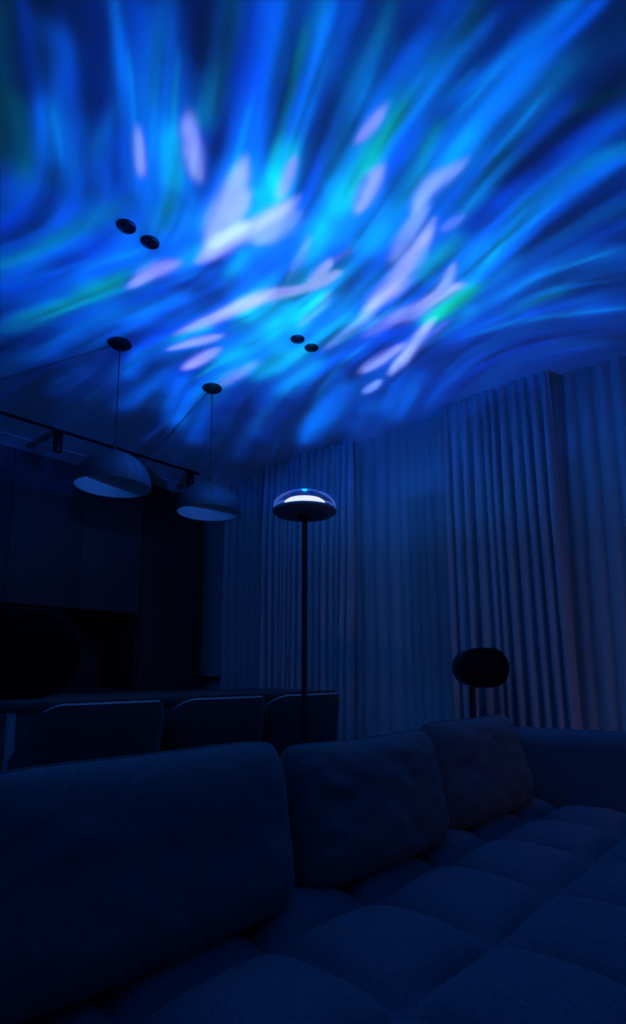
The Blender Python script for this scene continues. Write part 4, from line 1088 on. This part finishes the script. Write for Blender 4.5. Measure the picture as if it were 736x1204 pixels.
def seat_part(x0, x1, seamx):
    nx, ny = int((x1 - x0) / .0105), int((SY1 - SY0) / .0105)
    bm = bmesh.new(); g = []
    for i in range(nx + 1):
        x = x0 + (x1 - x0) * i / nx; col = []
        for j in range(ny + 1):
            y = SY0 + (SY1 - SY0) * j / ny
            xw = x + .014 * noise.noise(Vector((x * 1.3, y * 2.2, 1.7)))
            yw = y + .016 * noise.noise(Vector((x * 2.2, y * 1.3, 8.1)))
            u, wu, _ = seamf(min(max(xw, x0 + 1e-4), x1 - 1e-4), seamx); v, wv, _ = seamf(min(max(yw, SY0 + 1e-4), SY1 - 1e-4), seamy)
            pu = max(0.0, 1 - abs(2 * u - 1) ** 3.2) ** .55; pv = max(0.0, 1 - abs(2 * v - 1) ** 3.2) ** .55
            hgt = .062 * pu * pv * (min(wu, .3) / .3) ** .5
            hgt += .004 * noise.noise(Vector((x * 5, y * 5, 2.2))) * pu * pv + .0016 * noise.noise(Vector((x * 17, y * 9, 4.2)))
            col.append(bm.verts.new((x - ox, y - oy, SZ - .030 + hgt)))
        g.append(col)
    for i in range(nx):
        for j in range(ny): bm.faces.new((g[i][j], g[i + 1][j], g[i + 1][j + 1], g[i][j + 1]))
    # skirts
    loop = [g[i][0] for i in range(nx + 1)] + [g[nx][j] for j in range(1, ny + 1)] + [g[i][ny] for i in range(nx - 1, -1, -1)] + [g[0][j] for j in range(ny - 1, 0, -1)]
    low = [bm.verts.new((v.co.x, v.co.y, SZ - .17)) for v in loop]
    for a in range(len(loop)):
        b = (a + 1) % len(loop)
        bm.faces.new((loop[a], loop[b], low[b], low[a]))
    bm.faces.new(low[::-1])
    return bm


obj('seat_cushion', seat_part(.432, SX1, [.432] + seamx[4:]), M['sofa'], so)
obj('seat_cushion', seat_part(SX0, .428, seamx[:3] + [.428]), M['sofa'], so)
obj('base', box(bmesh.new(), SX0 + .01 - ox, SX1 - .01 - ox, SY0 + .02 - oy, SY1 - oy, .05, SZ - .171, bev=.01), M['sofa'], so)


def softbox(x0, x1, y0, y1, z0, z1, r, seed, amp=.006):
    bm = bmesh.new()
    box(bm, x0, x1, y0, y1, z0, z1, bev=r, seg=6)
    bmesh.ops.subdivide_edges(bm, edges=[e for e in bm.edges if e.calc_length() > .12], cuts=int(max(x1 - x0, y1 - y0) / .05), use_grid_fill=True)
    for v in bm.verts:
        w = noise.noise(Vector((v.co.x * 4, v.co.y * 4, v.co.z * 4 + seed)))
        v.co += v.co.normalized() * 0 + Vector((w, noise.noise(v.co * 3 + Vector((seed, 3, 1))), noise.noise(v.co * 3.3 + Vector((7, seed, 1))))) * amp
    return bm


obj('backrest', softbox(SX0 - ox, 2.70 - ox, SY1 + .002 - oy, 1.34 - oy, .06, EYE - .30, .045, 3), M['sofa'], so)
obj('end_backrest', softbox(2.442 - ox, 2.70 - ox, SY0 - oy, SY1 - oy, .06, EYE - .243, .055, 9, .009), M['sofa'], so)
for fx in (SX0 + .08, SX1 - .1):
    for fy in (SY0 + .1, SY1 - .1):
        obj('foot', lathe(bmesh.new(), [(0, 0), (.018, 0), (.024, .049), (0, .049)], 16, fx - ox, fy - oy), M['black'], so)


def cushion(cx, y, z, W, Hc, T, tilt, yaw, label, seed, sag=0.0, wr=.006, taper=0.0):
    """loose back cushion: stands on its bottom edge, leans back by tilt"""
    bm = bmesh.new(); n = 46; m = 40
    front, back = [], []
    for s, st in ((-1, front), (1, back)):
        for i in range(n + 1):
            col = []
            for j in range(m + 1):
                a, b = 2 * i / n - 1, 2 * j / m - 1
                # even out rim sampling
                a = math.sin(a * math.pi / 2) * .35 + a * .65; b = math.sin(b * math.pi / 2) * .35 + b * .65
                e = max(0.0, (1 - abs(a) ** 3.4) * (1 - abs(b) ** 3.4))
                t = T / 2 * e ** .42
                # rounded corners, slightly waisted sides
                k = (1 - .075 * (abs(a * b)) ** 4) * (1 - taper * (b + 1) / 2)
                px = W / 2 * a * k * (1 - .018 * (1 - b * b))
                pz = Hc / 2 * b * (1 - .075 * (abs(a * b)) ** 4) * (1 - .02 * (1 - a * a))
                pz += sag * (1 - a * a) * (b + 1) * -.5
                t *= 1 + .18 * max(0, -b)          # fuller below
                edge = min(1, (1 - max(abs(a), abs(b))) * 3.5)
                w = noise.noise(Vector((px * 7 + seed, pz * 16 + px * 9, s * 2.0))) + .6 * noise.noise(Vector((px * 18, pz * 26 + seed, s)))
                ra = (abs(a) ** 2.5)
                fold = .5 * noise.noise(Vector((pz * 26 - px * 10 + seed, px * 3, 5 + s))) * ra
                t += (wr * w * .6 + wr * 2.2 * fold) * edge
                col.append(bm.verts.new((px, s * t, pz)))
            st.append(col)
    for st, fl in ((front, 0), (back, 1)):
        for i in range(n):
            for j in range(m):
                q = (st[i][j], st[i + 1][j], st[i + 1][j + 1], st[i][j + 1])
                bm.faces.new(q if not fl else q[::-1])
    bmesh.ops.remove_doubles(bm, verts=bm.verts, dist=.0006)
    e = empty('back_cushion', (cx, y, z), label, 'cushion', 'loose back cushions on the sofa')
    Mx = Matrix.Rotation(yaw, 4, 'Z') @ Matrix.Rotation(-tilt, 4, 'X') @ Matrix.Translation((0, 0, Hc / 2))
    bmesh.ops.transform(bm, matrix=Mx, verts=bm.verts)
    o = obj('cover', bm, M['cushion'], e)
    # piping along the outline
    pts = []
    for q in range(0, 97):
        a = 2 * math.pi * q / 96
        c, s_ = math.cos(a), math.sin(a)
        mxx = max(abs(c), abs(s_)); aa, bb = c / mxx, s_ / mxx
        k = (1 - .075 * (abs(aa * bb)) ** 4) * (1 - taper * (bb + 1) / 2)
        px = W / 2 * aa * k * (1 - .018 * (1 - bb * bb)); pz = Hc / 2 * bb * (1 - .075 * (abs(aa * bb)) ** 4) * (1 - .02 * (1 - aa * aa)) + sag * (1 - aa * aa) * (bb + 1) * -.5
        pts.append(Mx @ Vector((px, 0, pz)))
    obj('seam', tube(bmesh.new(), pts, .0032, 6), M['cushion'], e)
    return e


cushion(.655, .965, SZ + .004, .67, .372, .20, math.radians(8), math.radians(0), 'widest grey back cushion at the left, nearest the camera', 1, .004, .009)
cushion(1.34, .97, SZ + .002, .65, .355, .20, math.radians(9), math.radians(-1), 'creased grey back cushion in the middle of the three', 31, .014, .020, .03)
cushion(2.01, .98, SZ + .004, .665, .365, .20, math.radians(11), math.radians(-2), 'grey back cushion at the far right, below the oval speaker', 57, .010, .016, .10)
